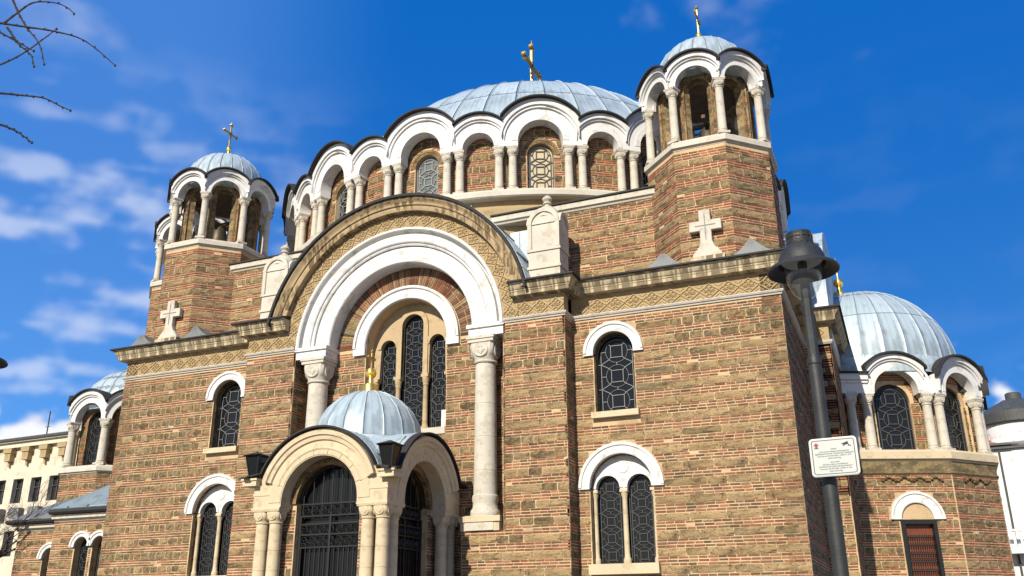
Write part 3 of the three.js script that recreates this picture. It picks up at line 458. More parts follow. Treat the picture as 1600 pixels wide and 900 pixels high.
// ---------------------------------------------------------------- octagonal turrets
const T8 = Math.tan(PI / 8);
function octagon(o) {
  const { x, z, faces, wallA, y0, yl, lh, a, ch, capH, ri, Re, r, colW, open, key } = o, at = (k, A, y = 0) => [x + A * sin(k * PI / 4), y, z + A * cos(k * PI / 4)], ring = (A) => [-1, 0, 1, 2, 3, 4, 5, 6].map((k) => { const t = (k + 0.5) * PI / 4 - PI / 4 * 1, q = A / cos(PI / 8); return [x + q * sin(t), z + q * cos(t)]; });
  for (const k of faces) brickWall(church, { name: o.wallName || 'tower_wall', shape: rectShape(-wallA * T8, wallA * T8, y0, yl), thick: 0.3, at: at(k, wallA), turn: k * PI / 4, s0: -wallA * T8 - 0.010, s1: wallA * T8 + 0.010, tone: [1.05, 0.88, 0.85], y0, y1: yl - 0.005, len: [0.22, 0.44], pale: o.pale });
  mesh('ledge', fin(sweepPath([[-0.6, yl], [0.01, yl], [0.015, yl + lh * 0.1], [0.075, yl + lh * 0.22], [0.075, yl + lh * 0.74], [0.01, yl + lh], [-0.6, yl + lh]], ring(o.ledgeA - 0.06), true), 0.3, 0.7), M.lime, church);
  const yb = yl + lh, ct = yb + ch, yc = ct + 0.03, hw = a * T8;
  for (const k of faces) {
    bay(church, key, { hw, yb: ct, yc, ri, Re, grow: 1 / a, depth: 0.26, lip: 0.19, back: a * 0.55 }, at(k, a), k * PI / 4);
    const ai = a - 0.36 * (o.inset || 1), wi = ai * T8, ho = o.hole, hy = yc - 0.02;
    brickWall(church, { name: 'lantern_wall', bed: M.darkStone[3], tone: [1.15, 0.95, 0.9], shape: rectShape(-wi - 0.05, wi + 0.05, yb, hy + ri + 0.3, [archShape(ho, yb + (open ? 0.02 : 0.1), hy, ho)]), thick: open ? 0.28 : 0.22, at: at(k, ai), turn: k * PI / 4, s0: -wi - 0.04, s1: wi + 0.04, y0: yb, y1: hy + ri + 0.2, len: [0.1, 0.2], out: [archOut(0, ho + 0.01, yb, hy, ho + 0.01)] });
    if (!open) { const w = mesh('window', cached('wf' + key, () => fin(sweepArc([[ho - 0.03, -0.14], [ho - 0.03, -0.08], [ho + 0.01, -0.08], [ho + 0.01, -0.14]], 0, hy, 0, PI, 18), 0.4)), M.leadDark, church, at(k, ai), k * PI / 4); glazing(w, 0, -0.13, ho, yb + 0.1, hy, 3, M.glassDark, M.cameGrey, 0.014); }
  }
  const seen = new Set(); for (const k of faces) for (const e of [-0.5, 0.5]) { const q = ((k + e) % 8 + 8) % 8; if (seen.has(q)) continue; seen.add(q); const p = (a - 0.10) / cos(PI / 8), t = q * PI / 4; column(church, x + p * sin(t), yb, z + p * cos(t), { h: ch, r, cap: capH, base: capH * 0.62, w: colW, turn: t, m: M.lime }); }
  mesh('lantern_ceiling', fin(new THREE.CylinderGeometry((a - 0.38) * 1.08, (a - 0.38) * 1.08, 0.1, 8).rotateY(PI / 8).translate(x, yc + o.hole + 0.04, z), 0.3, 0.8), M.timber, church);
  mesh('lantern_floor', fin(new THREE.CylinderGeometry(a * 0.98, a * 0.98, 0.06, 8).rotateY(PI / 8).translate(x, yb - 0.02, z), 0.3), M.leadGrey, church);
  mesh('roof_drum', fin(new THREE.CylinderGeometry(o.domeR * 0.99, a * 0.98, o.domeY - yc - ri * 0.9, 24).translate(x, (o.domeY + yc + ri * 0.9) / 2, z), 0.6, 0.5), M.metals[1], church);
  dome(church, 'turret_dome', [x, o.domeY, z], o.domeR, 22, [0.0, PI / 2]);
  return { yb, ct, yc };
}
const TW = { wallA: 1.44, ledgeA: 1.50, y0: 8.95, yl: 11.83, lh: 0.24, a: 1.44, ch: 1.48, capH: 0.22, ri: 0.44, Re: 0.76, r: 0.098, colW: 0.245, open: true, hole: 0.32, domeR: 1.24, domeY: 14.30, key: 'tower', pale: (x, y) => 0.55 + 0.5 * (fbm(x * 2 + 4, y * 1.5, 3) - 0.4) };
for (const s of [-1, 1]) {
  octagon({ ...TW, x: s * 7.568, z: -1.482, faces: s > 0 ? [-2, -1, 0, 1, 2, 3] : [-2, -1, 0, 1, 2, 3] });
  cross(church, [s * 7.568, 15.52, -1.482], 1.22, 0.085);
  mesh('bell', fin(lathe([[0, 13.1], [0.12, 13.08], [0.2, 12.98], [0.24, 12.7], [0.3, 12.45], [0.40, 12.28], [0.37, 12.28], [0.26, 12.5], [0, 12.6]], 20), 0.7), M.bronze, church, [s * 7.568, 0, -1.482]);
  mesh('bell_yoke', fin(merge([bx(1.0, 0.09, 0.09, 0, 13.16, 0), bx(0.09, 0.09, 1.0, 0, 13.16, 0)]), 0.4), M.timber, church, [s * 7.568, 0, -1.482]);
  // stone cross standing on the parapet against the tower
  const cg = new THREE.Shape([[-0.33, 9.04], [0.33, 9.04], [0.30, 9.12], [0.16, 9.28], [0.115, 9.42], [0.115, 9.68], [0.345, 9.68], [0.345, 9.90], [0.115, 9.90], [0.115, 10.15], [-0.115, 10.15], [-0.115, 9.90], [-0.345, 9.90], [-0.345, 9.68], [-0.115, 9.68], [-0.115, 9.42], [-0.16, 9.28], [-0.30, 9.12]].map(([a, b]) => new THREE.Vector2(a, b)));
  const sc = mesh('stone_cross', fin(new THREE.ExtrudeGeometry(cg, { depth: 0.11, bevelEnabled: true, bevelSize: 0.012, bevelThickness: 0.012, bevelSegments: 1 }), 0.4, 0.8), M.lime, church, [s * 7.57, 0, 0.0]);
  mesh('cross_inlay', fin(merge([bx(0.02, 0.62, 0.012, 0, 9.76, 0), bx(0.46, 0.022, 0.012, 0, 9.79, 0.001)]), 0.4), M.leadGrey, sc, [0, 0, 0.122]);
  mesh('cross_foot', fin(box(-0.38, 0.38, 8.94, 9.05, -0.06, 0.17), 0.4, 0.8), M.grime, sc);
  // little gablets of flashing at the foot of the tower
  for (const [q, zz] of [[0.95, 0.02], [-1.0, 0.0]]) { const gs = new THREE.Shape(); gs.moveTo(-0.55, 8.95); gs.lineTo(0.55, 8.95); gs.quadraticCurveTo(0.3, 9.0, 0.08, 9.27); gs.quadraticCurveTo(0, 9.33, -0.08, 9.27); gs.quadraticCurveTo(-0.3, 9.0, -0.55, 8.95); mesh('gablet', fin(extrude(gs, -0.45, 0.06, 8), 0.5, 0.6), M.leadGrey, church, [s * 7.568 + q, 0, zz]); }
}

// ---------------------------------------------------------------- the great drum and dome
const DZ = -8.963, DR = 8.52, CAPY = 13.39;
{
  const step = PI / 8, L = { hw: 1.018, yb: CAPY, yc: CAPY + 0.15, ri: 0.60, Re: 1.20, grow: 1 / DR, depth: 0.34, lip: 0.24, back: 1.2 }, S = { hw: 0.655, yb: CAPY, yc: CAPY + 0.03, ri: 0.43, Re: 0.93, grow: 1 / DR, depth: 0.34, lip: 0.20, back: 1.2 };
  const warp = (g) => bend(g, DR), c = [0, 0, DZ], al = 0.1106;
  mesh('drum_core', fin(new THREE.CylinderGeometry(7.75, 7.75, 6.4, 64, 1, true).translate(0, 11.4, DZ), 0.5, 0.4), M.mortar, church);
  mesh('drum_base', fin(lathe([[8.2, 9], [8.36, 11.2], [8.44, 11.55], [8.44, 11.62], [8.34, 11.64], [8.34, 11.90], [7.6, 11.9]], 96).translate(0, 0, DZ), 0.4, 0.5), M.tan, church);
  mesh('drum_ledge', fin(lathe([[8.3, 11.87], [8.56, 11.875], [8.60, 11.91], [8.60, 12.04], [8.56, 12.10], [7.6, 12.13]], 96).translate(0, 0, DZ), 0.4, 0.5), M.lime, church);
  mesh('drum_roof', fin(lathe([[8.1, 14.05], [7.2, 14.55], [6.9, 14.9]], 96).translate(0, 0, DZ), 0.6, 0.4), M.metal, church);
  for (let k = -5; k <= 4; k++) {
    const t = k * step, bl = bay(church, 'drumL', L, c, t, warp), front = DR - 0.42, p = [front * sin(t), 0, DZ + front * cos(t)];
    brickWall(church, { name: 'drum_wall', shape: rectShape(-0.92, 0.92, 12.1, 14.4, [archShape(0.355, 12.2, 13.30)]), thick: 0.25, at: p, turn: t, s0: -0.90, s1: 0.90, y0: 12.12, y1: 14.2, len: [0.16, 0.3], phase: 0.11, out: [archOut(0, 0.36, 12.1, 13.30, 0.52)] });
    const w = mesh('drum_window', cached('dw', () => fin(merge([sweepArc([[0.355, -0.05], [0.355, 0.0], [0.40, 0.015], [0.43, 0.015], [0.44, 0.03], [0.51, 0.03], [0.51, -0.05]], 0, 13.30, 0, PI, 24)]), 0.4, 1)), M.darkStone[5], church, p, t);
    const buff = k === 1 || k === -2; glazing(w, 0, -0.12, 0.35, 12.2, 13.30, 3, buff ? M.glassBuff : k === 0 ? M.glassGrey : M.glassDark, buff ? M.cameDark : M.cameLight, 0.024);
    const t2 = t + step / 2, f2 = DR - 0.36; bay(church, 'drumS', S, c, t2, warp);
    brickWall(church, { name: 'drum_wall', shape: rectShape(-0.70, 0.70, 12.1, 14.2), thick: 0.25, at: [f2 * sin(t2), 0, DZ + f2 * cos(t2)], turn: t2, s0: -0.69, s1: 0.69, tone: [1.1, 0.88, 0.85], y0: 12.12, y1: 14.05, len: [0.18, 0.34], phase: 0.11 });
    for (const e of [al / 2 + al / 2, -al]) for (const d of [-0.185, 0.185]) { const a = t + e + d / 8.4; const rr = 8.36; column(church, rr * sin(a), 12.11, DZ + rr * cos(a), { h: 1.285, r: 0.108, cap: 0.25, base: 0.15, w: 0.265, turn: a, m: M.lime }); }
  }
  const D2 = PI / 180; dome(church, 'great_dome', [0, 11.364, DZ], 7.98, 46, [21 * D2, 40.5 * D2, 55 * D2, 72 * D2, 90 * D2], 0, 46, 0.02);
  cross(church, [0, 19.25, DZ], 3.25, 0.22);
}

// ---------------------------------------------------------------- south transept and its apse
{
  brickWall(church, { name: 'transept_wall', shape: rectShape(9.0, 9.65, 0, 8.54), thick: 0.3, at: [0, 0, -4.3], s0: 9.01, s1: 9.64, y0: 1.2, y1: STR - 0.02, len: [0.2, 0.32], pale: () => 0.7 });
  brickWall(church, { name: 'transept_flank', shape: rectShape(0, 3.6, 0, 8.54), thick: 0.3, at: [9.652, 0, -4.3], turn: PI / 2, s0: 0.01, s1: 3.55, y0: 1.2, y1: STR, len: [0.25, 0.45] });
  const tp = [[9.0, -4.3], [9.65, -4.3], [9.65, -7.6]];
  mesh('string_course', fin(sweepPath([[-0.05, STR], [0.03, STR], [0.06, STR + 0.045], [0.07, STR + 0.10], [-0.05, STR + 0.115]], tp), 0.3, 0.8), M.stringStone, church);
  mesh('cornice', fin(sweepPath([[-0.1, 8.545], [0.195, 8.565], [0.20, 8.64], [0.215, 8.685], [0.26, 8.745], [0.285, 8.80], [0.315, 8.825], [0.315, 8.855], [-0.1, 8.855]], tp), 0.35, 0.5), M.grime, church);
  mesh('roof_flashing', fin(sweepPath([[-0.1, 8.856], [0.34, 8.856], [0.37, 8.845], [0.365, 8.885], [0, 8.98], [-0.1, 8.98]], tp), 0.3), M.leadDark, church);
  const fz = mesh('frieze', fin(box(9.0, 9.652, STR + 0.11, 8.545, -4.6, -4.298), 0.4, 0.6), M.tan, church); mesh('carved_panel', carved, M.tan, fz, [9.33, 8.325, -4.298]);
  mesh('transept_roof', fin(merge([box(4, 9.66, 8.9, 8.96, -13.5, -4.3), sweepArc([[0.2, 0], [0.2, 3.0], [4.45, 3.0], [4.45, 0]], 0, 0, 0, PI, 40).rotateY(PI / 2).translate(6.7, 8.2, DZ - 0.3)]), 0.5, 0.5), M.metals[1], church);
  mesh('rear_block', fin(box(-9, 9.6, 0, 8.9, -17, -4.32), 0.4, 0.5), M.mortar, church);
  const V = [[9.35, -6.91], [12.06, -8.07], [13.23, -9.4], [13.3, -11.3], [11.9, -12.9]];
  const face = (i) => { const [a, b] = [V[i], V[i + 1]], dx = b[0] - a[0], dz = b[1] - a[1], l = Math.hypot(dx, dz); return { at: [a[0], 0, a[1]], turn: Math.atan2(-dz, dx), l }; };
  const arch = (f, cx, hwL, hwR, wide) => {
    const yb = 7.34, yc = 7.40, ri = 0.60, Re = 1.02, g = new THREE.Group();
    const s = new THREE.Shape(), aL = Math.acos(Math.min(0.999, hwL / Re)), aR = Math.acos(Math.min(0.999, hwR / Re)), flat = 7.86;
    s.moveTo(-hwL - (wide || 0), yb); s.lineTo(-ri, yb); s.lineTo(-ri, yc); s.absarc(0, yc, ri, PI, 0, true); s.lineTo(ri, yb); s.lineTo(hwR, yb); s.lineTo(hwR, yc + Re * sin(aR)); s.absarc(0, yc, Re, aR, wide ? PI - Math.asin((flat - yc) / Re) : PI - aL, false); if (wide) s.lineTo(-hwL - wide, flat); s.lineTo(-hwL - (wide || 0), yb);
    const b = mesh('arcade_bay', fin(merge([extrude(s, -0.34, 0, 26), sweepArc([[ri, -0.05], [ri, 0.012], [ri + 0.13, 0.012], [ri + 0.14, -0.05]], 0, yc, 0, PI, 26)]), 0.5, 0.5), M.white, church, [f.at[0] + cos(f.turn) * cx, 0, f.at[2] - sin(f.turn) * cx], f.turn);
    const hw = Math.min(hwL, hwR); const hs = [hoodGeo(hw + 0.04, yc, 0.84, Re, -0.05, 0.05), hoodGeo(hw + 0.06, yc, 0.90, Re + 0.01, -0.05, 0.10)]; if (wide) hs.push(box(-hwL - wide, -hw - 0.03, 7.70, flat + 0.01, -0.05, 0.10), box(-hwL - wide, -hw - 0.03, 7.62, 7.69, -0.05, 0.05));
    mesh('hood', fin(merge(hs), 0.5, 0.5), M.white, b);
    const ls = [hoodGeo(hw + 0.12, yc, Re + 0.012, Re + 0.06, 0.02, 0.2), hoodGeo(hw + 0.06, yc, Re + 0.005, Re + 0.08, -0.9, 0.12)]; if (wide) ls.push(box(-hwL - wide, -hw, flat + 0.012, flat + 0.06, -0.9, 0.18)); mesh('roof_edge', fin(merge(ls), 0.5), M.leadDark, b);
    const sp = f.l, w = mesh('apse_window', fin(sweepArc([[0.50, -0.52], [0.50, -0.46], [0.56, -0.46], [0.56, -0.52]], 0, 7.18, 0, PI, 22), 0.4), M.leadDark, church, b.position.toArray(), f.turn); glazing(w, 0, -0.50, 0.50, 5.86, 7.16, 3, M.glassDark, M.cameGrey, 0.022);
    for (const q of [-1, 1]) mesh('arch_brick_ring', cached('abr' + q, () => fin(sweepArc([[0.51, -0.5], [0.51, -0.42], [0.62, -0.42], [0.62, -0.5]], 0, 7.18, q > 0 ? 0 : PI / 2, q > 0 ? PI / 2 : PI, 12), 0.4, 1)), M.darkStone[5], w);
  };
  const f1 = face(0), f2 = face(1), f3 = face(2);
  const inner = (f, cx, a, b) => { const n = [sin(f.turn), cos(f.turn)]; brickWall(church, { name: 'apse_wall', tone: [1.05, 0.9, 0.85], shape: rectShape(a, b, 5.78, 8.1, [archShape(0.50, 5.84, 7.18, 0.50, cx)]), thick: 0.25, at: [f.at[0] - n[0] * 0.40, 0, f.at[2] - n[1] * 0.40], turn: f.turn, s0: a, s1: b, y0: 5.78, y1: 8.0, len: [0.14, 0.26], out: [archOut(cx, 0.51, 5.8, 7.18, 0.6)] }); };
  arch(f1, 1.83, 0.74, f1.l - 1.83, 1.02); inner(f1, 1.83, 0, f1.l); arch(f2, 0.93, 0.93, f2.l - 0.93); inner(f2, 0.93, 0.05, f2.l); arch(f3, 0.95, 0.95, f3.l - 0.95); inner(f3, 0.95, 0.05, f3.l);
  const col = (f, q) => column(church, f.at[0] + cos(f.turn) * q - sin(f.turn) * 0.15, 5.78, f.at[2] - sin(f.turn) * q - cos(f.turn) * 0.15, { h: 1.56, r: 0.125, cap: 0.30, base: 0.16, w: 0.30, turn: f.turn, m: M.lime });
  [0.58, 1.02, 2.66].forEach((q) => col(f1, q)); [0.14, 1.62].forEach((q) => col(f2, q)); [0.16, 1.75].forEach((q) => col(f3, q));
  mesh('pilaster_block', fin(box(9.30, 9.62, 7.30, 7.62, -7.2, -6.86), 0.4, 0.6), M.white, church);
  brickWall(church, { name: 'pilaster', shape: rectShape(9.28, 9.64, 5.2, 7.30), thick: 0.3, at: [0, 0, -6.87], s0: 9.29, s1: 9.63, y0: 5.2, y1: 7.29, len: [0.14, 0.2], pale: () => 0.3 });
  mesh('ledge', fin(sweepPath([[-0.7, 5.48], [0.03, 5.48], [0.035, 5.51], [0.11, 5.54], [0.11, 5.72], [0.02, 5.79], [-0.7, 5.79]], V), 0.3, 0.7), M.cream, church);
  mesh('band', fin(sweepPath([[-0.2, 5.16], [0.05, 5.16], [0.05, 5.19], [0.02, 5.21], [0.02, 5.478], [-0.2, 5.478]], V), 0.3, 0.7), M.darkStone[4], church);
  brickWall(church, { name: 'apse_wall', tone: [1.05, 0.9, 0.85], shape: rectShape(0, f1.l, 0, 5.17, [rectShape(1.42, 2.30, 0.01, 3.98)]), thick: 0.4, at: f1.at, turn: f1.turn, s0: 0.01, s1: f1.l - 0.01, y0: 1.2, y1: 5.15, len: [0.3, 0.55], pale: (x, y) => y < 3 ? 0.4 : 0.08, out: [archOut(1.86, 0.48, 0, 3.98, 0.72)] });
  brickWall(church, { name: 'apse_wall', tone: [1.05, 0.9, 0.85], shape: rectShape(0, f2.l, 0, 5.17), thick: 0.4, at: f2.at, turn: f2.turn, s0: 0.01, s1: f2.l - 0.01, y0: 1.2, y1: 5.15, len: [0.3, 0.5], pale: (x, y) => y < 3 ? 0.4 : 0.08 });
  brickWall(church, { name: 'apse_wall', tone: [1.05, 0.9, 0.85], shape: rectShape(0, f3.l, 0, 5.17), thick: 0.4, at: f3.at, turn: f3.turn, s0: 0.01, s1: f3.l - 0.01, y0: 3, y1: 5.15 });
  for (const [f, c, n] of [[f1, 1.86, 8], [f2, 0.9, 5]]) {    // stepped brick teeth above the blind panels
    const zz = []; for (let i = 0; i < n * 3; i++) { const q = i % 6, y = 4.98 + [0, 0.045, 0.09, 0.09, 0.045, 0][q]; zz.push(bx(0.075, 0.05, 0.12, (i - n * 1.5 + 0.5) * 0.068, y, 0.012)); }
    stuff(mesh('brick_teeth', fin(merge(zz), 0.4), M.darkStone[5], church, [f.at[0] + cos(f.turn) * c, 0, f.at[2] - sin(f.turn) * c], f.turn));
  }
  // side door
  const dr = mesh('side_door', fin(merge([box(-0.44, 0.44, 0, 3.90, -0.14, -0.09)]), 0.4, 0.8), M.door, church, [f1.at[0] + cos(f1.turn) * 1.86, 0, f1.at[2] - sin(f1.turn) * 1.86], f1.turn);
  mesh('door_frame', fin(merge([box(-0.46, -0.37, 0, 3.97, -0.10, 0.06), box(0.37, 0.46, 0, 3.97, -0.10, 0.06), box(-0.37, 0.37, 3.86, 3.97, -0.10, 0.06)]), 0.4), M.iron, dr);
  const gl = []; for (let i = -6; i <= 6; i++) for (let k = 0; k < 11; k++) { gl.push(new THREE.TorusGeometry(0.042, 0.008, 4, 8, PI).scale(1, 1.9, 1).translate(i * 0.058, 1.4 + k * 0.21, -0.03)); gl.push(bar([i * 0.058 + 0.029, 1.25 + k * 0.21, -0.03], [i * 0.058 + 0.029, 1.42 + k * 0.21, -0.03], 0.009)); } for (const y of [1.6, 2.2, 2.5, 3.0]) gl.push(bx(0.76, 0.025, 0.02, 0, y, -0.03));
  mesh('door_grille', fin(merge(gl), 0.5), M.iron, dr);
  mesh('door_arch', fin(merge([sweepArc([[0.42, -0.1], [0.42, 0.05], [0.44, 0.06], [0.62, 0.06], [0.63, 0.045], [0.64, 0.045], [0.65, 0.08], [0.71, 0.08], [0.71, -0.1]], 0, 3.98, 0, PI, 34), extrude(archShape(0.43, 3.975, 3.98), -0.16, -0.10)]), 0.4, 0.5), M.white, dr);
  mesh('door_tympanum', fin(merge([...Array(26)].map((_, i) => { const a = R(0.15, PI - 0.15), q = R(0.06, 0.34); return new THREE.TorusGeometry(R(0.025, 0.05), 0.012, 4, 9, R(2, 6)).rotateZ(R(0, 6)).translate(q * cos(a), 4.0 + q * sin(a) * 0.95 + 0.03, -0.098); })), 0.5), M.lime, dr);
  const D2 = PI / 180; dome(church, 'apse_dome', [10.2, 8.42, -10.2], 2.65, 28, [-2 * D2, 31 * D2, 58 * D2, 90 * D2], 0, 28, 0.05);
  mesh('apse_dome_skirt', fin(lathe([[2.74, 7.95], [2.68, 8.25], [2.64, 8.5]], 60).translate(10.2, 0, -10.2), 0.6, 0.5), M.metals[1], church);
  mesh('apse_core', fin(new THREE.CylinderGeometry(1.9, 1.9, 7.6, 30).translate(10.1, 3.8, -10.2), 0.5, 0.5), M.mortar, church);
  cross(church, [9.86, 11.0, -10.05], 1.35, 0.15);
}

// ---------------------------------------------------------------- north side: turret behind the tower, chapel and its annexes
octagon({ ...TW, x: -10.25, z: -3.75, y0: 8.4, faces: [-2, -1, 0, 1, 2] });
{
  octagon({ x: -13.12, z: -4.42, wallA: 1.84, ledgeA: 1.92, y0: 4.4, yl: 6.02, lh: 0.24, a: 1.80, ch: 1.46, capH: 0.26, ri: 0.56, Re: 0.95, r: 0.13, colW: 0.31, open: false, hole: 0.36, domeR: 1.66, domeY: 8.15, key: 'chapel', faces: [-2, -1, 0, 1, 2], wallName: 'chapel_wall' });
  brickWall(church, { name: 'chapel_body', shape: rectShape(-14.6, -9.2, 0, 4.4), thick: 0.3, at: [0, 0, -2.45], s0: -14.55, s1: -12.6, y0: 3.5, y1: 4.38 });
  const wind = (x, y0, ys, hw, z, two) => { const w = mesh('window', ringGeo(hw, hw + 0.16, ys, 0.02), M.white, church, [x, 0, z]); glazing(w, 0, -0.24, hw, y0, ys, 4, M.glassDark, M.cameGrey, 0.014); if (two) mesh('colonnette', fin(lathe([[0.07, y0], [0.055, y0 + 0.1], [0.05, ys - 0.2], [0.075, ys - 0.05], [0.075, ys]], 12), 0.6), M.cream, w, [hw + 0.08, 0, -0.06]); };
  brickWall(church, { name: 'annex_wall', shape: rectShape(-12.85, -9, 0, 4.62, [archShape(0.27, 2.0, 3.70, 0.27, -11.62), archShape(0.27, 2.0, 3.70, 0.27, -10.92)]), thick: 0.35, at: [0, 0, -1.75], s0: -12.84, s1: -9.1, y0: 1.2, y1: 4.5, len: [0.24, 0.42], out: [archOut(-11.62, 0.3, 2, 3.70, 0.44), archOut(-10.92, 0.3, 2, 3.70, 0.44)], pale: () => 0.12 });
  wind(-11.62, 2.0, 3.70, 0.27, -1.75, true); wind(-10.92, 2.0, 3.70, 0.27, -1.75);
  brickWall(church, { name: 'annex_wall', shape: rectShape(-14.55, -12.6, 0, 4.42, [archShape(0.3, 2.0, 3.42, 0.3, -13.05)]), thick: 0.35, at: [0, 0, -1.95], s0: -14.54, s1: -12.6, y0: 1.2, y1: 4.3, len: [0.24, 0.42], out: [archOut(-13.05, 0.32, 2, 3.42, 0.47)], pale: () => 0.12 }); wind(-13.05, 2.0, 3.42, 0.3, -1.95);
  mesh('annex_flank', boxUV(clean(box(-14.54, -14.2, 0, 4.4, -6, -1.97)), 0.5), M.mortar, church);
  const eave = (p, y) => { mesh('cornice', fin(sweepPath([[-0.1, y - 0.06], [0.03, y - 0.06], [0.05, y], [0.14, y + 0.02], [0.15, y + 0.10], [0.20, y + 0.12], [-0.1, y + 0.14]], p), 0.3, 0.7), M.lime, church); mesh('gutter', fin(sweepPath([[0.05, y + 0.141], [0.25, y + 0.141], [0.30, y + 0.20], [0.28, y + 0.27], [0.0, y + 0.29]], p), 0.4), M.leadDark, church); };
  eave([[-12.85, -6], [-12.85, -1.75], [-9.0, -1.75]].slice(1), 4.50); eave([[-14.55, -6], [-14.55, -1.95], [-12.85, -1.95]], 4.30);
  // sloping metal roof of the annex: separate sheets
  const Q = (a, b, c, d) => fin(tris([...a, ...b, ...c, ...a, ...c, ...d]), 0.3, 0.5), rf = mesh('annex_roof', Q([-12.95, 4.78, -1.48], [-9, 4.78, -1.48], [-9, 6.6, -3.2], [-12.2, 4.9, -3.2]), M.seam, church);
  for (let i = 0; i < 5; i++) { const x0 = -12.9 + i * 0.78, x1 = x0 + 0.76, h = (x) => 4.80 + Math.max(0, (x + 12.4) / 3.4) * 1.85, w = (x) => Math.min(x + 0.25 * (x + 12.9) / 3.9, -9); mesh('metal_sheet', Q([x0, 4.80, -1.47], [x1, 4.80, -1.47], [w(x1), h(x1), -3.15], [w(x0), h(x0), -3.15]), M.metals[i % 3], rf); mesh('seam', fin(bar([x1 + 0.01, 4.82, -1.47], [w(x1) + 0.01, h(x1) + 0.02, -3.15], 0.03, 0.05), 0.4), M.leadGrey, rf); }
  mesh('annex_roof', Q([-14.75, 4.58, -1.70], [-12.85, 4.58, -1.70], [-12.85, 5.5, -2.9], [-13.6, 5.35, -2.9]), M.leadGrey, church);
}

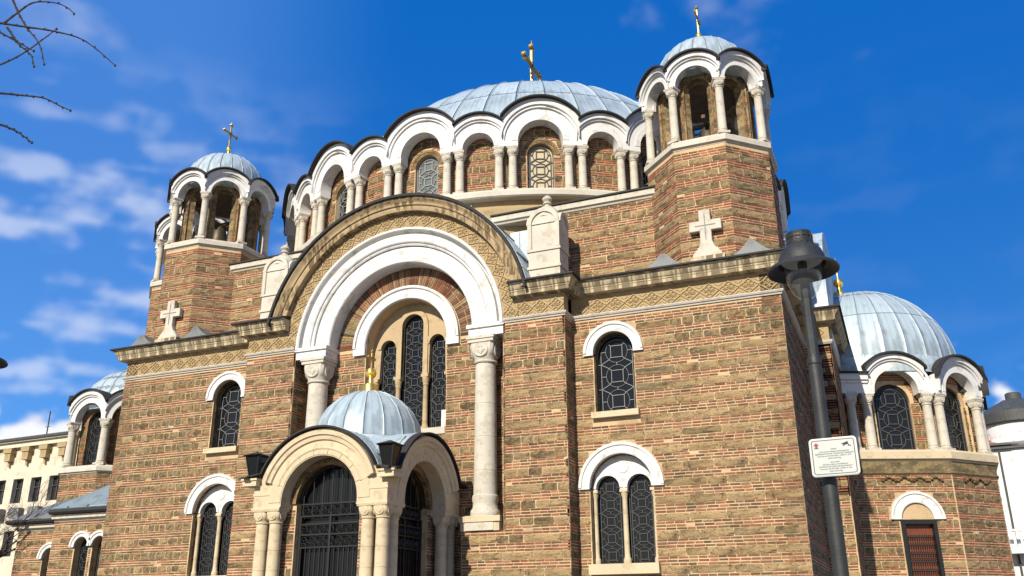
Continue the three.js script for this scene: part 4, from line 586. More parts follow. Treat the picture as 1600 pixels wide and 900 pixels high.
// ---------------------------------------------------------------- the porch
{
  const b = 1.58, zf = 3.25, zm = 1.66, yc = 3.86, ri = 0.90, cap = 3.78;
  const P = (name, g, m, par = church) => mesh(name, fin(g, 0.5, 0.7), m, par);
  // three arched faces; the plate of each is laid out flat and turned
  const shape = () => { const s = new THREE.Shape(); s.moveTo(-b, cap); s.lineTo(-ri, cap); s.lineTo(-ri, yc); s.absarc(0, yc, ri, PI, 0, true); s.lineTo(ri, cap); s.lineTo(b, cap); s.lineTo(b, 4.25); s.lineTo(1.37, 4.42); s.absarc(0, yc, 1.45, Math.asin(0.52 / 1.45), PI - Math.asin(0.52 / 1.45), false); s.lineTo(-b, 4.25); s.lineTo(-b, cap); return s; };
  const lipPts = (r) => { const o = []; o.push([1.86, 4.36], [1.62, 4.40]); for (let i = 0; i <= 26; i++) { const a = 0.42 + (PI - 0.84) * i / 26; o.push([r * cos(a), yc + r * sin(a)]); } o.push([-1.62, 4.40], [-1.86, 4.36]); return o; };
  const ribbon = (pts, th, z0, z1) => { const s = new THREE.Shape(); pts.forEach(([x, y], i) => i ? s.lineTo(x, y) : s.moveTo(x, y)); [...pts].reverse().forEach(([x, y], i, A) => { const dx = x, dy = y - yc, l = Math.hypot(dx, dy) || 1; s.lineTo(x + (Math.abs(x) < 1.6 ? dx / l * th : 0), y + (Math.abs(x) < 1.6 ? dy / l * th : th)); }); return extrude(s, z0, z1, 4); };
  for (const [ang, dist] of [[0, zf - zm], [PI / 2, b + 0.005], [-PI / 2, b + 0.005]]) {
    const f = mesh('porch_arch', cached('pa', () => fin(merge([extrude(shape(), -0.42, 0, 30), sweepArc([[1.02, -0.05], [1.02, 0.02], [1.05, 0.035], [1.07, 0.02], [1.20, 0.02], [1.215, 0.06], [1.29, 0.075], [1.31, 0.11], [1.40, 0.12], [1.40, -0.05]], 0, yc, 0.33, PI - 0.33, 40), ...[-1, 1].map((q) => box(q > 0 ? 0.92 : -b - 0.02, q > 0 ? b + 0.02 : -0.92, 4.02, 4.07, -0.05, 0.012))]), 0.5, 0.7)), M.cream, church, [0, 0, zm], ang); f.position.set(sin(ang) * dist, 0, zm + cos(ang) * dist);
    for (let i = 0; i < 9; i++) mesh('voussoir', cached('pvs', () => fin(sweepArc([[0.915, -0.03], [0.915, 0.006], [0.925, 0.014], [1.185, 0.014], [1.195, 0.006], [1.195, -0.03]], 0, 0, 0.007, PI / 9 - 0.007, 6), 0.4, 0.7)), M.cream, f, [0, yc, 0]).rotation.z = i * PI / 9;
    mesh('brick_ring', cached('pbr', () => { const l = []; for (let i = 0; i < 40; i++) { const a = PI * (i + 0.5) / 40; l.push(bx(0.15, 0.058, 0.1).translate(0.83, 0, 0).rotateZ(a).translate(0, yc, -0.36)); } return fin(merge(l), 0.4, 0.9); }), M.darkStone[5], f).userData.kind = 'stuff';
    mesh('roof_edge', cached('ple', () => fin(merge([ribbon(lipPts(1.455), 0.035, 0.0, 0.16)]), 0.5)), M.leadDark, f);
    mesh('roof_sheet', cached('prs', () => fin(ribbon(lipPts(1.455).slice(2, -2), 0.045, -0.75, 0.0), 0.5)), M.metals[1], f);
  }
  mesh('porch_roof', fin(merge([lathe([[1.50, 4.92], [1.36, 5.02], [1.27, 5.12], [1.22, 5.27]], 40).translate(0, 0, 1.5), bx(2.5, 0.06, 2.5, 0, 4.95, zm - 0.1)]), 0.6, 0.5), M.metals[1], church);
  for (const sx of [-1, 1]) for (const sz of [-1, 1]) { const a = [sx * 1.05, 5.12, zm + sz * 1.0], c = [sx * 1.48, 4.62, zm + sz * 1.48], e = [sx * 0.35, 5.18, zm + sz * 1.2], d = [sx * 1.2, 5.18, zm + sz * 0.35]; mesh('valley_sheet', fin(tris([...a, ...c, ...e, ...a, ...d, ...c, ...e, ...c, sx * 0.75, 5.2, zm + sz * 1.48, ...d, sx * 1.48, 5.2, zm + sz * 0.75, ...c]), 0.9, 0.5), M.metals[sx > 0 ? 0 : 2], church); }
  dome(church, 'porch_dome', [0, 5.25, 1.5], 1.215, 17, [0.02, PI / 2], 0, 17, 0.1);
  cross(church, [0, 6.45, 1.5], 0.98, 0.125);
  const cc = (x, z, t = 0) => column(church, x, 1.0, z, { h: cap - 1.0, r: 0.136, cap: 0.30, base: 0.2, w: 0.32, m: M.cream, turn: t, joints: 2 });
  for (const s of [-1, 1]) { cc(s * 1.42, zf - 0.16); cc(s * 1.09, zf - 0.16); cc(s * 1.42, zf - 0.50); cc(s * 1.42, 0.62); cc(s * 1.42, 0.24); }
  const ab = merge([-1, 1].flatMap((s) => [box(s > 0 ? 0.92 : -1.6, s > 0 ? 1.6 : -0.92, cap - 0.06, cap + 0.001, zf - 0.42, zf + 0.02), box(s > 0 ? 1.2 : -1.6, s > 0 ? 1.6 : -1.2, cap - 0.06, cap + 0.001, zf - 0.68, zf - 0.42)])); mesh('abacus', fin(ab, 0.4, 0.7), M.cream, church);
  // piers of brick inside the columns
  for (const s of [-1, 1]) {
    brickWall(church, { name: 'porch_pier', shape: rectShape(s > 0 ? 0.76 : -1.25, s > 0 ? 1.25 : -0.76, 0, cap + 0.1), thick: 0.3, at: [0, 0, zf - 0.36], s0: s > 0 ? 0.765 : -1.24, s1: s > 0 ? 1.24 : -0.765, y0: 1.2, y1: cap, len: [0.12, 0.24] });
    brickWall(church, { name: 'porch_pier', shape: rectShape(0, 0.5, 0, cap + 0.1), thick: 0.3, at: [s > 0 ? 1.22 : -1.22, 0, s > 0 ? 0.9 : 0.4], turn: s * PI / 2, s0: 0.01, s1: 0.49, y0: 1.2, y1: cap, len: [0.12, 0.24] });
  }
  // corner lanterns and their brackets
  for (const s of [-1, 1]) {
    mesh('bracket', fin(merge([box(s * 1.62 - 0.17, s * 1.62 + 0.17, 4.22, 4.33, zf - 0.2, zf + 0.14), box(s * 1.62 - 0.2, s * 1.62 + 0.2, 4.33, 4.37, zf - 0.23, zf + 0.17)]), 0.4, 0.8), M.cream, church);
    const lg = 1.2, LS = (g) => g.translate(0, -4.37, 0).scale(lg, 1.05, lg).translate(0, 4.37, 0); const l = mesh('lantern', fin(LS(merge([new THREE.CylinderGeometry(0.185, 0.10, 0.40, 4, 1).rotateY(PI / 4).translate(0, 4.60, 0)])), 0.3), M.glassDark, church, [s * 1.60, 0, zf - 0.02], 0.0);
    mesh('lantern_frame', fin(LS(merge([new THREE.CylinderGeometry(0.26, 0.20, 0.03, 4).rotateY(PI / 4).translate(0, 4.82, 0), new THREE.ConeGeometry(0.25, 0.09, 4).rotateY(PI / 4).translate(0, 4.88, 0), new THREE.CylinderGeometry(0.12, 0.10, 0.04, 4).rotateY(PI / 4).translate(0, 4.39, 0), ...[0, 1, 2, 3].map((k) => { const a = k * PI / 2 + PI / 4; return bar([0.105 * cos(a), 4.40, 0.105 * sin(a)], [0.19 * cos(a), 4.81, 0.19 * sin(a)], 0.018); })])), 0.3), M.iron, l);
  }
  // wrought-iron gates in the three arches
  const gate = (() => {
    const w = 0.74, l = [], yt = 3.62; for (const s of [-1, 0, 1]) l.push(bx(0.045, yt - 0.5, 0.05, s * (w - 0.02), (yt + 0.5) / 2, 0)); for (const y of [1.3, 1.55, 1.78, 3.0, 3.25, 3.46, yt, 3.86]) l.push(bx(2 * w, 0.03, 0.04, 0, y, 0));
    const n = 13; for (let i = 0; i < n; i++) { const x = -w + (i + 0.5) * 2 * w / n; l.push(bx(0.018, 1.25, 0.018, x, 2.4, 0), bx(0.018, 0.5, 0.018, x + 0.02, 1.0, 0)); if (i % 2 === 0) { const top = yc + sqrt(Math.max(0, 0.74 * 0.74 - x * x)); l.push(bx(0.02, top - 3.6, 0.02, x, (top + 3.6) / 2, 0)); } }
    const m = 7; for (let i = 0; i < m; i++) { const x = -w + (i + 0.5) * 2 * w / m; for (const [y, r] of [[1.66, 0.075], [1.43, 0.085], [3.12, 0.085], [3.35, 0.08], [3.73, 0.085]]) { l.push(new THREE.TorusGeometry(r, 0.012, 4, 12).translate(x, y, 0), new THREE.TorusGeometry(r * 0.42, 0.010, 4, 8).translate(x - r * 0.35, y, 0.01), new THREE.TorusGeometry(r * 0.42, 0.010, 4, 8).translate(x + r * 0.35, y, -0.01)); } l.push(new THREE.TorusGeometry(0.08, 0.012, 4, 10, PI).translate(x, 3.0, 0.01)); }
    l.push(new THREE.TorusGeometry(0.75, 0.02, 5, 28, PI).translate(0, yc, 0)); return fin(merge(l), 0.5);
  })();
  const infill = (() => { const sh = rectShape(-1.2, 1.2, 0.9, 4.84, [archShape(0.75, 0.95, yc, 0.75)]); return fin(extrude(sh, -0.1, -0.02), 0.4, 0.6); })();
  for (const [x, z, t] of [[0, zf - 0.5, 0], [b - 0.5, zm, PI / 2], [-b + 0.5, zm, -PI / 2]]) { const gt = mesh('gate', gate, M.iron, church, [x, 0, z], t); mesh('gate_surround', infill, M.darkStone[5], church, [x, 0, z], t); mesh('glass_door', cached('gd', () => fin(extrude(archShape(0.78, 0.6, yc, 0.78), -0.12, -0.10), 0.4)), M.glassDark, gt); mesh('gate_lock', fin(box(-0.12, 0.12, 1.5, 1.72, -0.03, 0.035), 0.4), M.iron, gt); }
  mesh('porch_ceiling', fin(bx(2.7, 0.06, 2.6, 0, 4.86, zm - 0.2), 0.4), M.tympanum, church);
  // church door behind the gates
  const door = mesh('main_door', fin(box(-0.95, 0.95, 0.9, 4.6, 0.0, 0.05), 0.4), M.door, church); mesh('door_glass', fin(extrude(archShape(0.8, 2.0, 3.6), 0.055, 0.06), 0.4), M.glassDark, door);
  mesh('porch_floor', fin(box(-1.9, 1.9, 0, 1.0, -0.04, zf + 0.4), 0.4, 0.5), M.pave, church);
}

// ================================================================ street lamps
function lampPost(x, z, label, turn = 0) {
  const g = top(new THREE.Group(), 'street_lamp', label, 'street lamp', 'grey street lamps with wide round hoods'); g.position.set(x, 0, z); g.rotation.y = turn;
  g.scale.y = 0.988; const iron = M.lampIron || mat('lampIron', [0.032, 0.034, 0.033], { roughness: 0.55, metalness: 0.2, map: T.metal, bumpMap: T.fine, bumpScale: 0.001 });
  mesh('pole', fin(lathe([[0.13, 0], [0.13, 0.5], [0.10, 0.55], [0.098, 0.9], [0.066, 0.95], [0.062, 2.6], [0.056, 3.6], [0.056, 3.74], [0.062, 3.75], [0.062, 3.79], [0.05, 3.82], [0.04, 3.86]], 20), 0.5, 1.2), iron, g);
  mesh('arm', fin(merge([lathe([[0.046, 3.84], [0.042, 4.72], [0.03, 4.74]], 12), bx(0.05, 0.10, 0.05, 0, 3.88, 0)]), 0.5), iron, g);
  const hood = mesh('hood', fin(lathe([[0.0, 4.78], [0.20, 4.76], [0.21, 4.70], [0.30, 4.645], [0.318, 4.632], [0.322, 4.645], [0.305, 4.672], [0.22, 4.715], [0.205, 4.77], [0.185, 4.83], [0.13, 4.885], [0.118, 4.90], [0.122, 4.925], [0.112, 4.935], [0.112, 4.955], [0.12, 4.965], [0.12, 4.985], [0.108, 4.995], [0.112, 5.02], [0.0, 5.03]], 32), 0.5, 1), iron, g);
  mesh('vent', fin(merge([...Array(14)].map((_, i) => bx(0.012, 0.10, 0.012).translate(0.118, 4.955, 0).rotateY(i * PI / 7))), 0.4), iron, hood);
  const gm = M.lampGlass || (M.lampGlass = new THREE.MeshPhysicalMaterial({ color: 0xf2f5f4, roughness: 0.14, transmission: 0.96, thickness: 0, ior: 1.45 }));
  mesh('glass_bowl', fin(lathe([[0.165, 4.70], [0.165, 4.62], [0.15, 4.53], [0.115, 4.44], [0.07, 4.385], [0.03, 4.36]], 28), 0.9), gm, g);
  const refl = M.lampRefl || mat('lampRefl', [0.5, 0.5, 0.47], { roughness: 0.5 }); mesh('reflector', fin(lathe([[0.20, 4.748], [0.17, 4.72], [0.0, 4.735]], 24), 0.7), refl, g);
  return g;
}
lampPost(10.19, 10.55, 'dark grey street lamp with round hood carrying the white camera notice'); 
lampPost(10.723 - 0.7955 * 12.45 - 0.33 * 0.607, 18.735 - 0.607 * 12.45 + 0.33 * 0.795, 'dark street lamp at the left edge with only its hood rim showing');

// ---- the notice on the lamp post
{
  const cv = document.createElement('canvas'); cv.width = 1024; cv.height = 864; const c = cv.getContext('2d');
  c.fillStyle = '#b4b7b1'; c.fillRect(0, 0, 1024, 864); c.strokeStyle = '#23262a'; c.lineWidth = 16; const rr = (x, y, w, h, r) => { c.beginPath(); c.moveTo(x + r, y); c.lineTo(x + w - r, y); c.quadraticCurveTo(x + w, y, x + w, y + r); c.lineTo(x + w, y + h - r); c.quadraticCurveTo(x + w, y + h, x + w - r, y + h); c.lineTo(x + r, y + h); c.quadraticCurveTo(x, y + h, x, y + h - r); c.lineTo(x, y + r); c.quadraticCurveTo(x, y, x + r, y); }; rr(44, 40, 936, 784, 60); c.stroke();
  c.fillStyle = '#060607'; c.textAlign = 'center';
  const line = (t, y, s, b) => { c.font = `${b ? 'bold ' : ''}${s}px sans-serif`; c.fillText(t, 520, y); };
  line('ЗОНА', 268, 46, 1); line('с 24 часово видеонаблюдение', 322, 44, 1); line('АДМИНИСТРАТОР СТОЛИЧНА ОБЩИНА', 374, 44, 1); line('Контакти: 02 9377303 / 0700 17 310', 426, 44, 1); line('www.sofia.bg', 478, 44, 1);
  line('Area with', 570, 44, 1); line('24 hour video surveillance', 622, 44, 1); line('CONTROLLER SOFIA MUNICIPALITY', 674, 44, 1); line('Contact: 02 9377303 / 0700 17 310', 726, 44, 1); line('www.sofia.bg', 778, 44, 1);
  c.fillStyle = '#8f2a35'; c.fillRect(112, 110, 70, 50); c.fillRect(94, 126, 104, 34); c.fillRect(128, 90, 36, 30); c.fillRect(122, 160, 50, 36); c.fillStyle = '#5c7f73'; c.fillRect(98, 190, 96, 40); c.fillStyle = '#2b3a3a'; c.fillRect(124, 192, 44, 26);
  c.fillStyle = '#141414'; c.beginPath(); c.moveTo(700, 150); c.lineTo(850, 96); c.lineTo(862, 168); c.lineTo(766, 186); c.closePath(); c.fill(); c.fillRect(740, 186, 30, 20); c.fillRect(852, 168, 22, 44); c.fillRect(866, 196, 40, 16); c.fillRect(896, 180, 12, 52);
  const tx = new THREE.CanvasTexture(cv); tx.colorSpace = THREE.SRGBColorSpace; tx.anisotropy = 8;
  const g = top(new THREE.Group(), 'notice_sign', 'white rectangular camera surveillance notice with black text on the lamp post', 'sign'); g.position.set(10.262, 2.86, 10.70); g.rotation.y = -0.10; g.rotation.z = 0.0;
  const w = 0.378, h = 0.312, s = new THREE.Shape(), r = 0.028, X = w / 2, Y = h / 2; s.moveTo(-X + r, -Y); s.lineTo(X - r, -Y); s.absarc(X - r, -Y + r, r, -PI / 2, 0, false); s.lineTo(X, Y - r); s.absarc(X - r, Y - r, r, 0, PI / 2, false); s.lineTo(-X + r, Y); s.absarc(-X + r, Y - r, r, PI / 2, PI, false); s.lineTo(-X, -Y + r); s.absarc(-X + r, -Y + r, r, PI, 1.5 * PI, false);
  mesh('plate', fin(new THREE.ExtrudeGeometry(s, { depth: 0.004, bevelEnabled: true, bevelSize: 0.004, bevelThickness: 0.004, bevelSegments: 2 }), 0.4), mat('signPlate', [0.6, 0.61, 0.59], { roughness: 0.4 }), g);
  const fg = new THREE.ShapeGeometry(s, 8), p = fg.attributes.position, uv = fg.attributes.uv; for (let i = 0; i < p.count; i++) uv.setXY(i, p.getX(i) / w + 0.5, p.getY(i) / h + 0.5); fg.scale(0.985, 0.985, 1);
  const sm = new THREE.MeshStandardMaterial({ map: tx, roughness: 0.35 }); mesh('printed_face', fg, sm, g, [0, 0, 0.0105]);
  for (const y of [0.08, -0.08]) mesh('clamp', fin(merge([new THREE.TorusGeometry(0.066, 0.012, 5, 24).rotateX(PI / 2), bx(0.05, 0.03, 0.03, 0, 0, 0.09)]), 0.5), M.leadGrey, g, [-0.072, y, -0.15]).rotation.y = 0.1;
}

// ================================================================ trees
function tube(pts, r0, r1, n = 6, seg = 3) {
  const c = new THREE.CatmullRomCurve3(pts.map((p) => new THREE.Vector3(...p))), N = Math.max(2, (pts.length - 1) * seg), g = new THREE.TubeGeometry(c, N, 1, n, false), p = g.attributes.position;
  for (let i = 0; i <= N; i++) { const q = c.getPointAt(i / N), r = mix(r0, r1, i / N) * (1 + 0.12 * Math.sin(i * 2.3)); for (let k = 0; k <= n; k++) { const j = i * (n + 1) + k; p.setXYZ(j, q.x + (p.getX(j) - q.x) * r, q.y + (p.getY(j) - q.y) * r, q.z + (p.getZ(j) - q.z) * r); } }
  return g;
}
mat('bark', [0.075, 0.055, 0.040], { map: T.brick, bumpMap: T.coarse, bumpScale: 0.006 });
mat('twig', [0.05, 0.036, 0.028], { roughness: 0.8 });
{
  const t = top(new THREE.Group(), 'bare_tree', 'bare tree whose thin dark twigs reach in at the upper left corner', 'tree'); t.position.set(3.1, 0, 16.9);
  const L = (p) => [p[0] - 3.1, p[1], p[2] - 16.9];
  mesh('trunk', fin(tube([[0, 0, 0], [0.05, 1.5, 0.02], [0.0, 3, -0.05], [0.15, 4.6, 0.0], [0.1, 6.4, 0.1]], 0.14, 0.05, 10, 4), 0.9, 1), M.bark, t);
  const limbs = [[[0.08, 3.4, -0.02], [0.5, 4.2, -0.5], [1.0, 4.8, -1.2], [1.5, 5.45, -1.75], [1.66, 5.86, -1.93], [1.77, 5.92, -2.01]], [[0.1, 3.9, 0], [0.6, 5.0, -0.6], [1.2, 6.0, -1.4], [1.7, 6.5, -1.95], [1.8, 6.3, -2.03], [1.8, 6.15, -2.05]], [[0.12, 3.0, 0], [0.8, 3.9, -0.9], [1.4, 4.8, -1.6], [1.7, 5.2, -1.95], [1.83, 5.33, -2.09]], [[0.12, 2.9, 0], [0.8, 3.7, -1.0], [1.5, 4.7, -1.8], [1.85, 5.08, -2.13]]];
  for (const l of limbs) mesh('limb', fin(tube(l, 0.045, 0.010, 7, 4), 0.9, 1), M.bark, t);
  const tw = [[[4.87, 5.92, 14.89], [4.97, 5.95, 14.75], [5.08, 5.98, 14.6], [5.2, 5.98, 14.44], [5.28, 5.92, 14.34], [5.37, 5.82, 14.22]], [[4.9, 6.15, 14.85], [4.93, 6.05, 14.8], [4.97, 5.95, 14.74], [5.03, 5.85, 14.67], [5.05, 5.78, 14.64], [5.07, 5.67, 14.61]], [[4.89, 5.93, 14.87], [4.92, 6.05, 14.81], [4.98, 6.19, 14.73], [5.08, 6.24, 14.6], [5.13, 6.22, 14.53], [5.15, 6.19, 14.5]], [[4.80, 5.45, 14.95], [4.91, 5.57, 14.84], [4.97, 5.69, 14.75], [5.03, 5.85, 14.66], [5.09, 6.01, 14.58]], [[4.9, 5.9, 14.85], [4.96, 5.78, 14.76], [5.01, 5.72, 14.69], [5.03, 5.63, 14.66]], [[4.78, 5.9, 14.98], [4.88, 5.84, 14.88], [4.95, 5.8, 14.78], [5.02, 5.76, 14.68]], [[4.93, 5.33, 14.81], [5.01, 5.36, 14.69], [5.1, 5.38, 14.57], [5.16, 5.35, 14.49], [5.21, 5.33, 14.42]], [[4.95, 5.08, 14.77], [5.02, 5.05, 14.68], [5.08, 4.99, 14.59]]];
  for (const w of tw) {
    const q = w.map(L), g = [tube(q, 0.0095, 0.0042, 6, 5)], cv = new THREE.CatmullRomCurve3(q.map((p) => new THREE.Vector3(...p)));
    for (let i = 1; i < 9; i++) { const a = cv.getPointAt(i / 9.2), d = cv.getTangentAt(i / 9.2), s = (i % 2 ? 1 : -1), o = [a.x + d.x * 0.016 + s * 0.006, a.y + d.y * 0.016 + s * 0.011, a.z + d.z * 0.016]; g.push(bar([a.x, a.y, a.z], o, 0.008)); }
    const e = q[q.length - 1]; g.push(new THREE.SphereGeometry(0.010, 6, 5).scale(1, 1.3, 1).translate(...e)); mesh('twig', fin(merge(g), 0.9), M.twig, t);
  }
}
{
  const t = top(new THREE.Group(), 'bare_tree', 'small leafless tree in front of the pale building at lower left', 'tree'); t.position.set(10.723 - 0.797 * 33, 0, 18.735 - 0.606 * 33);
  const tr = [], br = [], rg = mulberry(99), rr = (a, b) => a + (b - a) * rg();
  mesh('trunk', fin(tube([[0, 0, 0], [0.1, 1.2, 0], [0.0, 2.4, 0.1]], 0.14, 0.09, 9, 4), 0.9, 1), M.bark, t);
  const grow = (p, d, len, r, lv) => { const e = p.clone().addScaledVector(d, len), m = p.clone().lerp(e, 0.5).add(new THREE.Vector3(rr(-1, 1), rr(-1, 1), rr(-1, 1)).multiplyScalar(len * 0.09)); (lv < 2 ? tr : br).push(tube([p.toArray(), m.toArray(), e.toArray()], r, r * 0.6, lv < 2 ? 7 : 4, 2)); if (lv > 4) return; const n = lv < 1 ? 4 : 3; for (let i = 0; i < n; i++) { const q = d.clone().add(new THREE.Vector3(rr(-1, 1), rr(-0.45, 0.6), rr(-1, 1)).multiplyScalar(0.85)).normalize(); grow(i < n - 1 ? e : m, q, len * rr(0.6, 0.82), r * 0.58, lv + 1); } };
  for (let i = 0; i < 4; i++) grow(new THREE.Vector3(0, 2.3, 0.1), new THREE.Vector3(rr(-0.7, 0.7), 1, rr(-0.7, 0.7)).normalize(), rr(1.0, 1.4), 0.06, 0);
  mesh('limbs', fin(merge(tr), 0.9, 1), M.bark, t); mesh('crown', fin(merge(br), 0.9, 1), M.twig, t).userData.kind = 'stuff';
}

// ================================================================ buildings behind
mat('beige', [0.60, 0.545, 0.42], { map: T.lime, bumpMap: T.fine, bumpScale: 0.003 });
mat('paintWhite', [0.70, 0.695, 0.68], { map: T.plaster });
mat('winDark', [0.03, 0.03, 0.032], { roughness: 0.2 });
mat('slate', [0.06, 0.062, 0.058], { map: T.metal, roughness: 0.6 });
mat('tile', [0.42, 0.115, 0.05], { map: T.brick });
{
  // pale office block on the left: facade runs along its own x axis
  const b = top(new THREE.Group(), 'office_building', 'pale beige block with small dark windows and bracketed eaves at far left', 'building');
  const a = new THREE.Vector3(10.723 - 0.791 * 60, 0, 18.735 - 0.612 * 60), e = new THREE.Vector3(10.723 - 0.753 * 55.4, 0, 18.735 - 0.658 * 55.4), d = e.clone().sub(a), len = d.length();
  b.position.copy(a); b.rotation.y = Math.atan2(-d.z, d.x); const H = 10.95, x0 = -14, x1 = 18;
  const cols = []; for (let x = -12.6; x < 17; x += 1.46) cols.push(x); const rows = [[7.85, 9.2], [5.0, 6.35], [2.2, 3.5]];
  const holes = []; for (const x of cols) for (const [y0, y1] of rows) holes.push(new THREE.Path([[x - 0.42, y0], [x + 0.42, y0], [x + 0.42, y1], [x - 0.42, y1]].map(([p, q]) => new THREE.Vector2(p, q))));
  mesh('wall', boxUV(clean(extrude(rectShape(x0, x1, 0, H, holes), -0.4, 0)), 0.25), M.beige, b); mesh('core', fin(box(x0, x1, 0, H - 0.1, -10, -0.5), 0.3, 0.3), M.beige, b);
  mesh('cornice', fin(merge([box(x0 - 0.3, x1 + 0.3, H, H + 0.28, -10, 0.25), box(x0 - 0.4, x1 + 0.4, H + 0.28, H + 0.36, -10, 0.4)]), 0.3, 0.3), M.beige, b); mesh('roof_edge', fin(box(x0 - 0.5, x1 + 0.5, H + 0.361, H + 0.5, -10, 0.5), 0.3), M.slate, b);
  const fr = fin(merge([box(-0.42, 0.42, 0, 0.06, -0.3, -0.22), box(-0.03, 0.03, 0.06, 1.3, -0.3, -0.22), box(-0.42, -0.36, 0.06, 1.3, -0.3, -0.22), box(0.36, 0.42, 0.06, 1.3, -0.3, -0.22), box(-0.36, 0.36, 1.25, 1.34, -0.3, -0.22), box(-0.36, 0.36, 0.82, 0.86, -0.3, -0.22)]), 0.3), pn = fin(box(-0.42, 0.42, 0, 1.36, -0.36, -0.31), 0.3), cn = fin(merge([box(-0.24, 0.24, -0.75, -0.3, 0, 0.3), box(-0.34, 0.34, -0.3, -0.05, 0, 0.36), box(-0.07, 0.07, -1.05, -0.75, 0, 0.14)]), 0.3);
  for (const x of cols) { for (const [y0] of rows) { const w = mesh('window', pn, M.winDark, b, [x, y0, 0]); mesh('window_frame', fr, rnd() < 0.6 ? M.slate : M.paintWhite, w); } mesh('eave_bracket', cn, M.tan, b, [x + 0.55, H, 0.002]); }
  for (const x of [1.7, 3.2, 0.2]) mesh('air_conditioner', fin(merge([box(-0.4, 0.4, 0, 0.55, 0.05, 0.35), new THREE.CylinderGeometry(0.2, 0.2, 0.02, 16).rotateX(PI / 2).translate(-0.08, 0.28, 0.36)]), 0.3), M.leadGrey, b, [x + 0.8, 7.0, 0]);
  mesh('antenna', fin(merge([bar([3.0, H + 0.5, -0.5], [3.0, H + 2.1, -0.5], 0.05), bar([2.8, H + 1.2, -0.5], [3.2, H + 1.2, -0.5], 0.03)]), 0.3), M.slate, b);
}
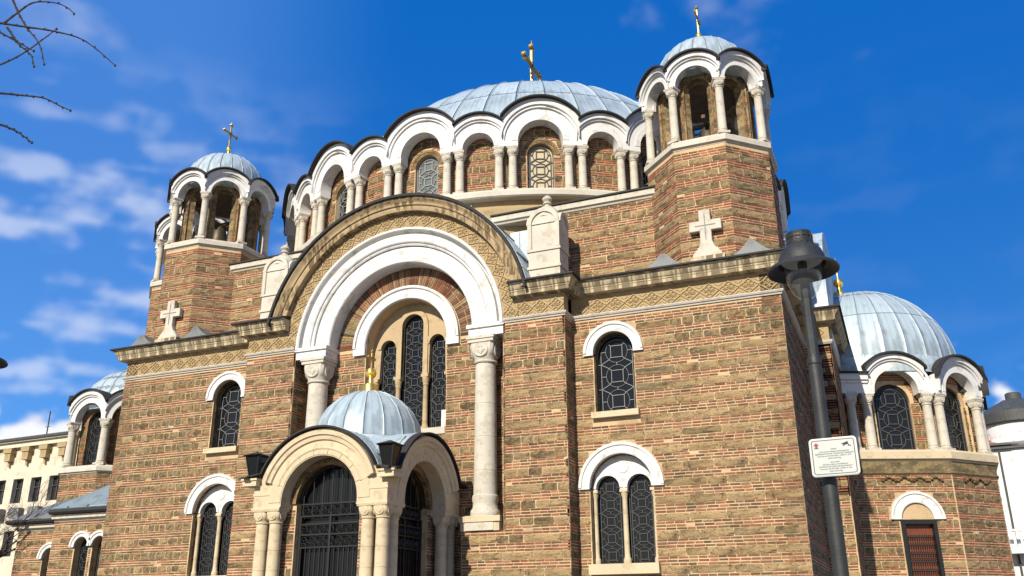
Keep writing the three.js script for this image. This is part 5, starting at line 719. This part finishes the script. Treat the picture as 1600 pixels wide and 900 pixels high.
{
  // white house with a round corner turret on the right
  const b = top(new THREE.Group(), 'white_house', 'white rendered house with a round dark-capped corner turret at far right', 'building'), d = 46; b.position.set(10.723 + 0.116 * d, 0, 18.735 - 0.993 * d); b.rotation.y = -0.1;
  mesh('wall', boxUV(clean(extrude(rectShape(-2.05, 12, 0, 8.6, [[0.12, 6.55, 1.1, 7.95], [0.35, 2.6, 1.45, 4.1], [2.6, 6.55, 3.6, 7.95]].map(([x0, y0, x1, y1]) => new THREE.Path([[x0, y0], [x1, y0], [x1, y1], [x0, y1]].map(([p, q]) => new THREE.Vector2(p, q))))), -0.4, 0)), 0.3), M.paintWhite, b); mesh('core', fin(box(-2.05, 12, 0, 8.5, -9, -0.5), 0.3, 0.3), M.paintWhite, b);
  mesh('eaves', fin(merge([box(-2.15, 12, 8.6, 8.75, -9, 0.2), box(-2.2, 12, 8.75, 8.85, -9, 0.3)]), 0.3, 0.4), M.slate, b);
  mesh('turret', fin(lathe([[0, 8.6], [1.3, 8.62], [1.55, 8.78], [1.62, 8.85], [1.62, 9.0], [1.52, 9.05], [1.52, 9.8], [1.6, 9.85], [1.6, 9.9], [0, 9.9]], 40), 0.4, 0.5).translate(0, 0, -1.2), M.paintWhite, b);
  const cap = mesh('turret_cap', fin(lathe([[1.63, 9.74], [1.70, 9.78], [1.70, 10.25], [1.62, 10.3], [1.2, 10.62], [0.5, 10.95], [0.34, 11.0], [0.34, 11.25], [0.30, 11.30], [0, 11.33]], 40), 0.4, 0.5).translate(0, 0, -1.2), M.slate, b);
  mesh('cap_ribs', fin(merge([...Array(20)].map((_, i) => bar([1.70, 9.8, 0], [1.70, 10.25, 0], 0.03).rotateY(i * PI / 10).translate(0, 0, -1.2)).concat([...Array(20)].map((_, i) => bar([1.6, 10.31, 0], [0.5, 10.96, 0], 0.03).rotateY(i * PI / 10).translate(0, 0, -1.2)))), 0.3), M.slate, cap);
  mesh('tiled_roof', fin(tris([-2.1, 8.87, 0.1, 1, 8.87, 0.1, 1, 10.4, -3, -2.1, 8.87, 0.1, 1, 10.4, -3, -2.1, 10.4, -3]), 0.3, 0.6), M.tile, b);
  for (const [x0, y0, x1, y1] of [[0.12, 6.55, 1.1, 7.95], [0.35, 2.6, 1.45, 4.1], [2.6, 6.55, 3.6, 7.95]]) { const w = mesh('window', fin(box(x0, x1, y0, y1, -0.3, -0.25), 0.3), mat('paneBlue', [0.22, 0.30, 0.34], { roughness: 0.1 }), b); mesh('window_frame', fin(merge([box(x0, x0 + 0.09, y0, y1, -0.25, -0.12), box(x1 - 0.09, x1, y0, y1, -0.25, -0.12), box(x0, x1, y1 - 0.09, y1 + 0.0, -0.24, -0.13), box(x0, x1, y0, y0 + 0.09, -0.24, -0.13), box((x0 + x1) / 2 - 0.04, (x0 + x1) / 2 + 0.04, y0, y1, -0.25, -0.14), box(x0, x1, (y0 + y1) / 2 - 0.04, (y0 + y1) / 2 + 0.04, -0.23, -0.15)]), 0.3), M.paintWhite, w); mesh('surround', fin(merge([box(x0 - 0.16, x0 - 0.002, y0 - 0.1, y1 + 0.16, 0, 0.05), box(x1 + 0.002, x1 + 0.16, y0 - 0.1, y1 + 0.16, 0, 0.05), box(x0 - 0.2, x1 + 0.2, y0 - 0.22, y0 - 0.102, 0, 0.1)]), 0.3), M.paintWhite, w); }
  mesh('downpipe', fin(new THREE.CylinderGeometry(0.05, 0.05, 8.4, 10).translate(-1.0, 4.3, 0.08), 0.6), M.slate, b); mesh('pilaster', fin(box(-0.5, 0.0, 0, 8.5, 0, 0.08), 0.3, 0.4), M.paintWhite, b);
  mesh('balcony', fin(merge([box(-1.9, 4, 3.0, 3.25, 0, 0.8), box(-1.9, 4, 3.9, 4.0, 0.6, 0.75), ...[...Array(22)].map((_, i) => box(-1.85 + i * 0.26, -1.75 + i * 0.26, 3.25, 3.9, 0.62, 0.72)), ...[-1.6, 0.4, 2.4].map((x) => box(x, x + 0.25, 2.5, 3.0, 0, 0.5))]), 0.3, 0.4), M.paintWhite, b, [0, 1.1, 0]);
}

// ================================================================ ground
{
  const g = new THREE.PlaneGeometry(1600, 1600).rotateX(-PI / 2), uv = g.attributes.uv, p = g.attributes.position; for (let i = 0; i < p.count; i++) uv.setXY(i, p.getX(i) * 0.2, p.getZ(i) * 0.2);
  top(mesh('ground', g, M.pave), 'ground', 'grey paved square around the church', 'ground', null, 'structure');
}
scene.traverse((o) => { if (o.isMesh) { o.castShadow = true; o.receiveShadow = true; } });
renderer.render(scene, camera);
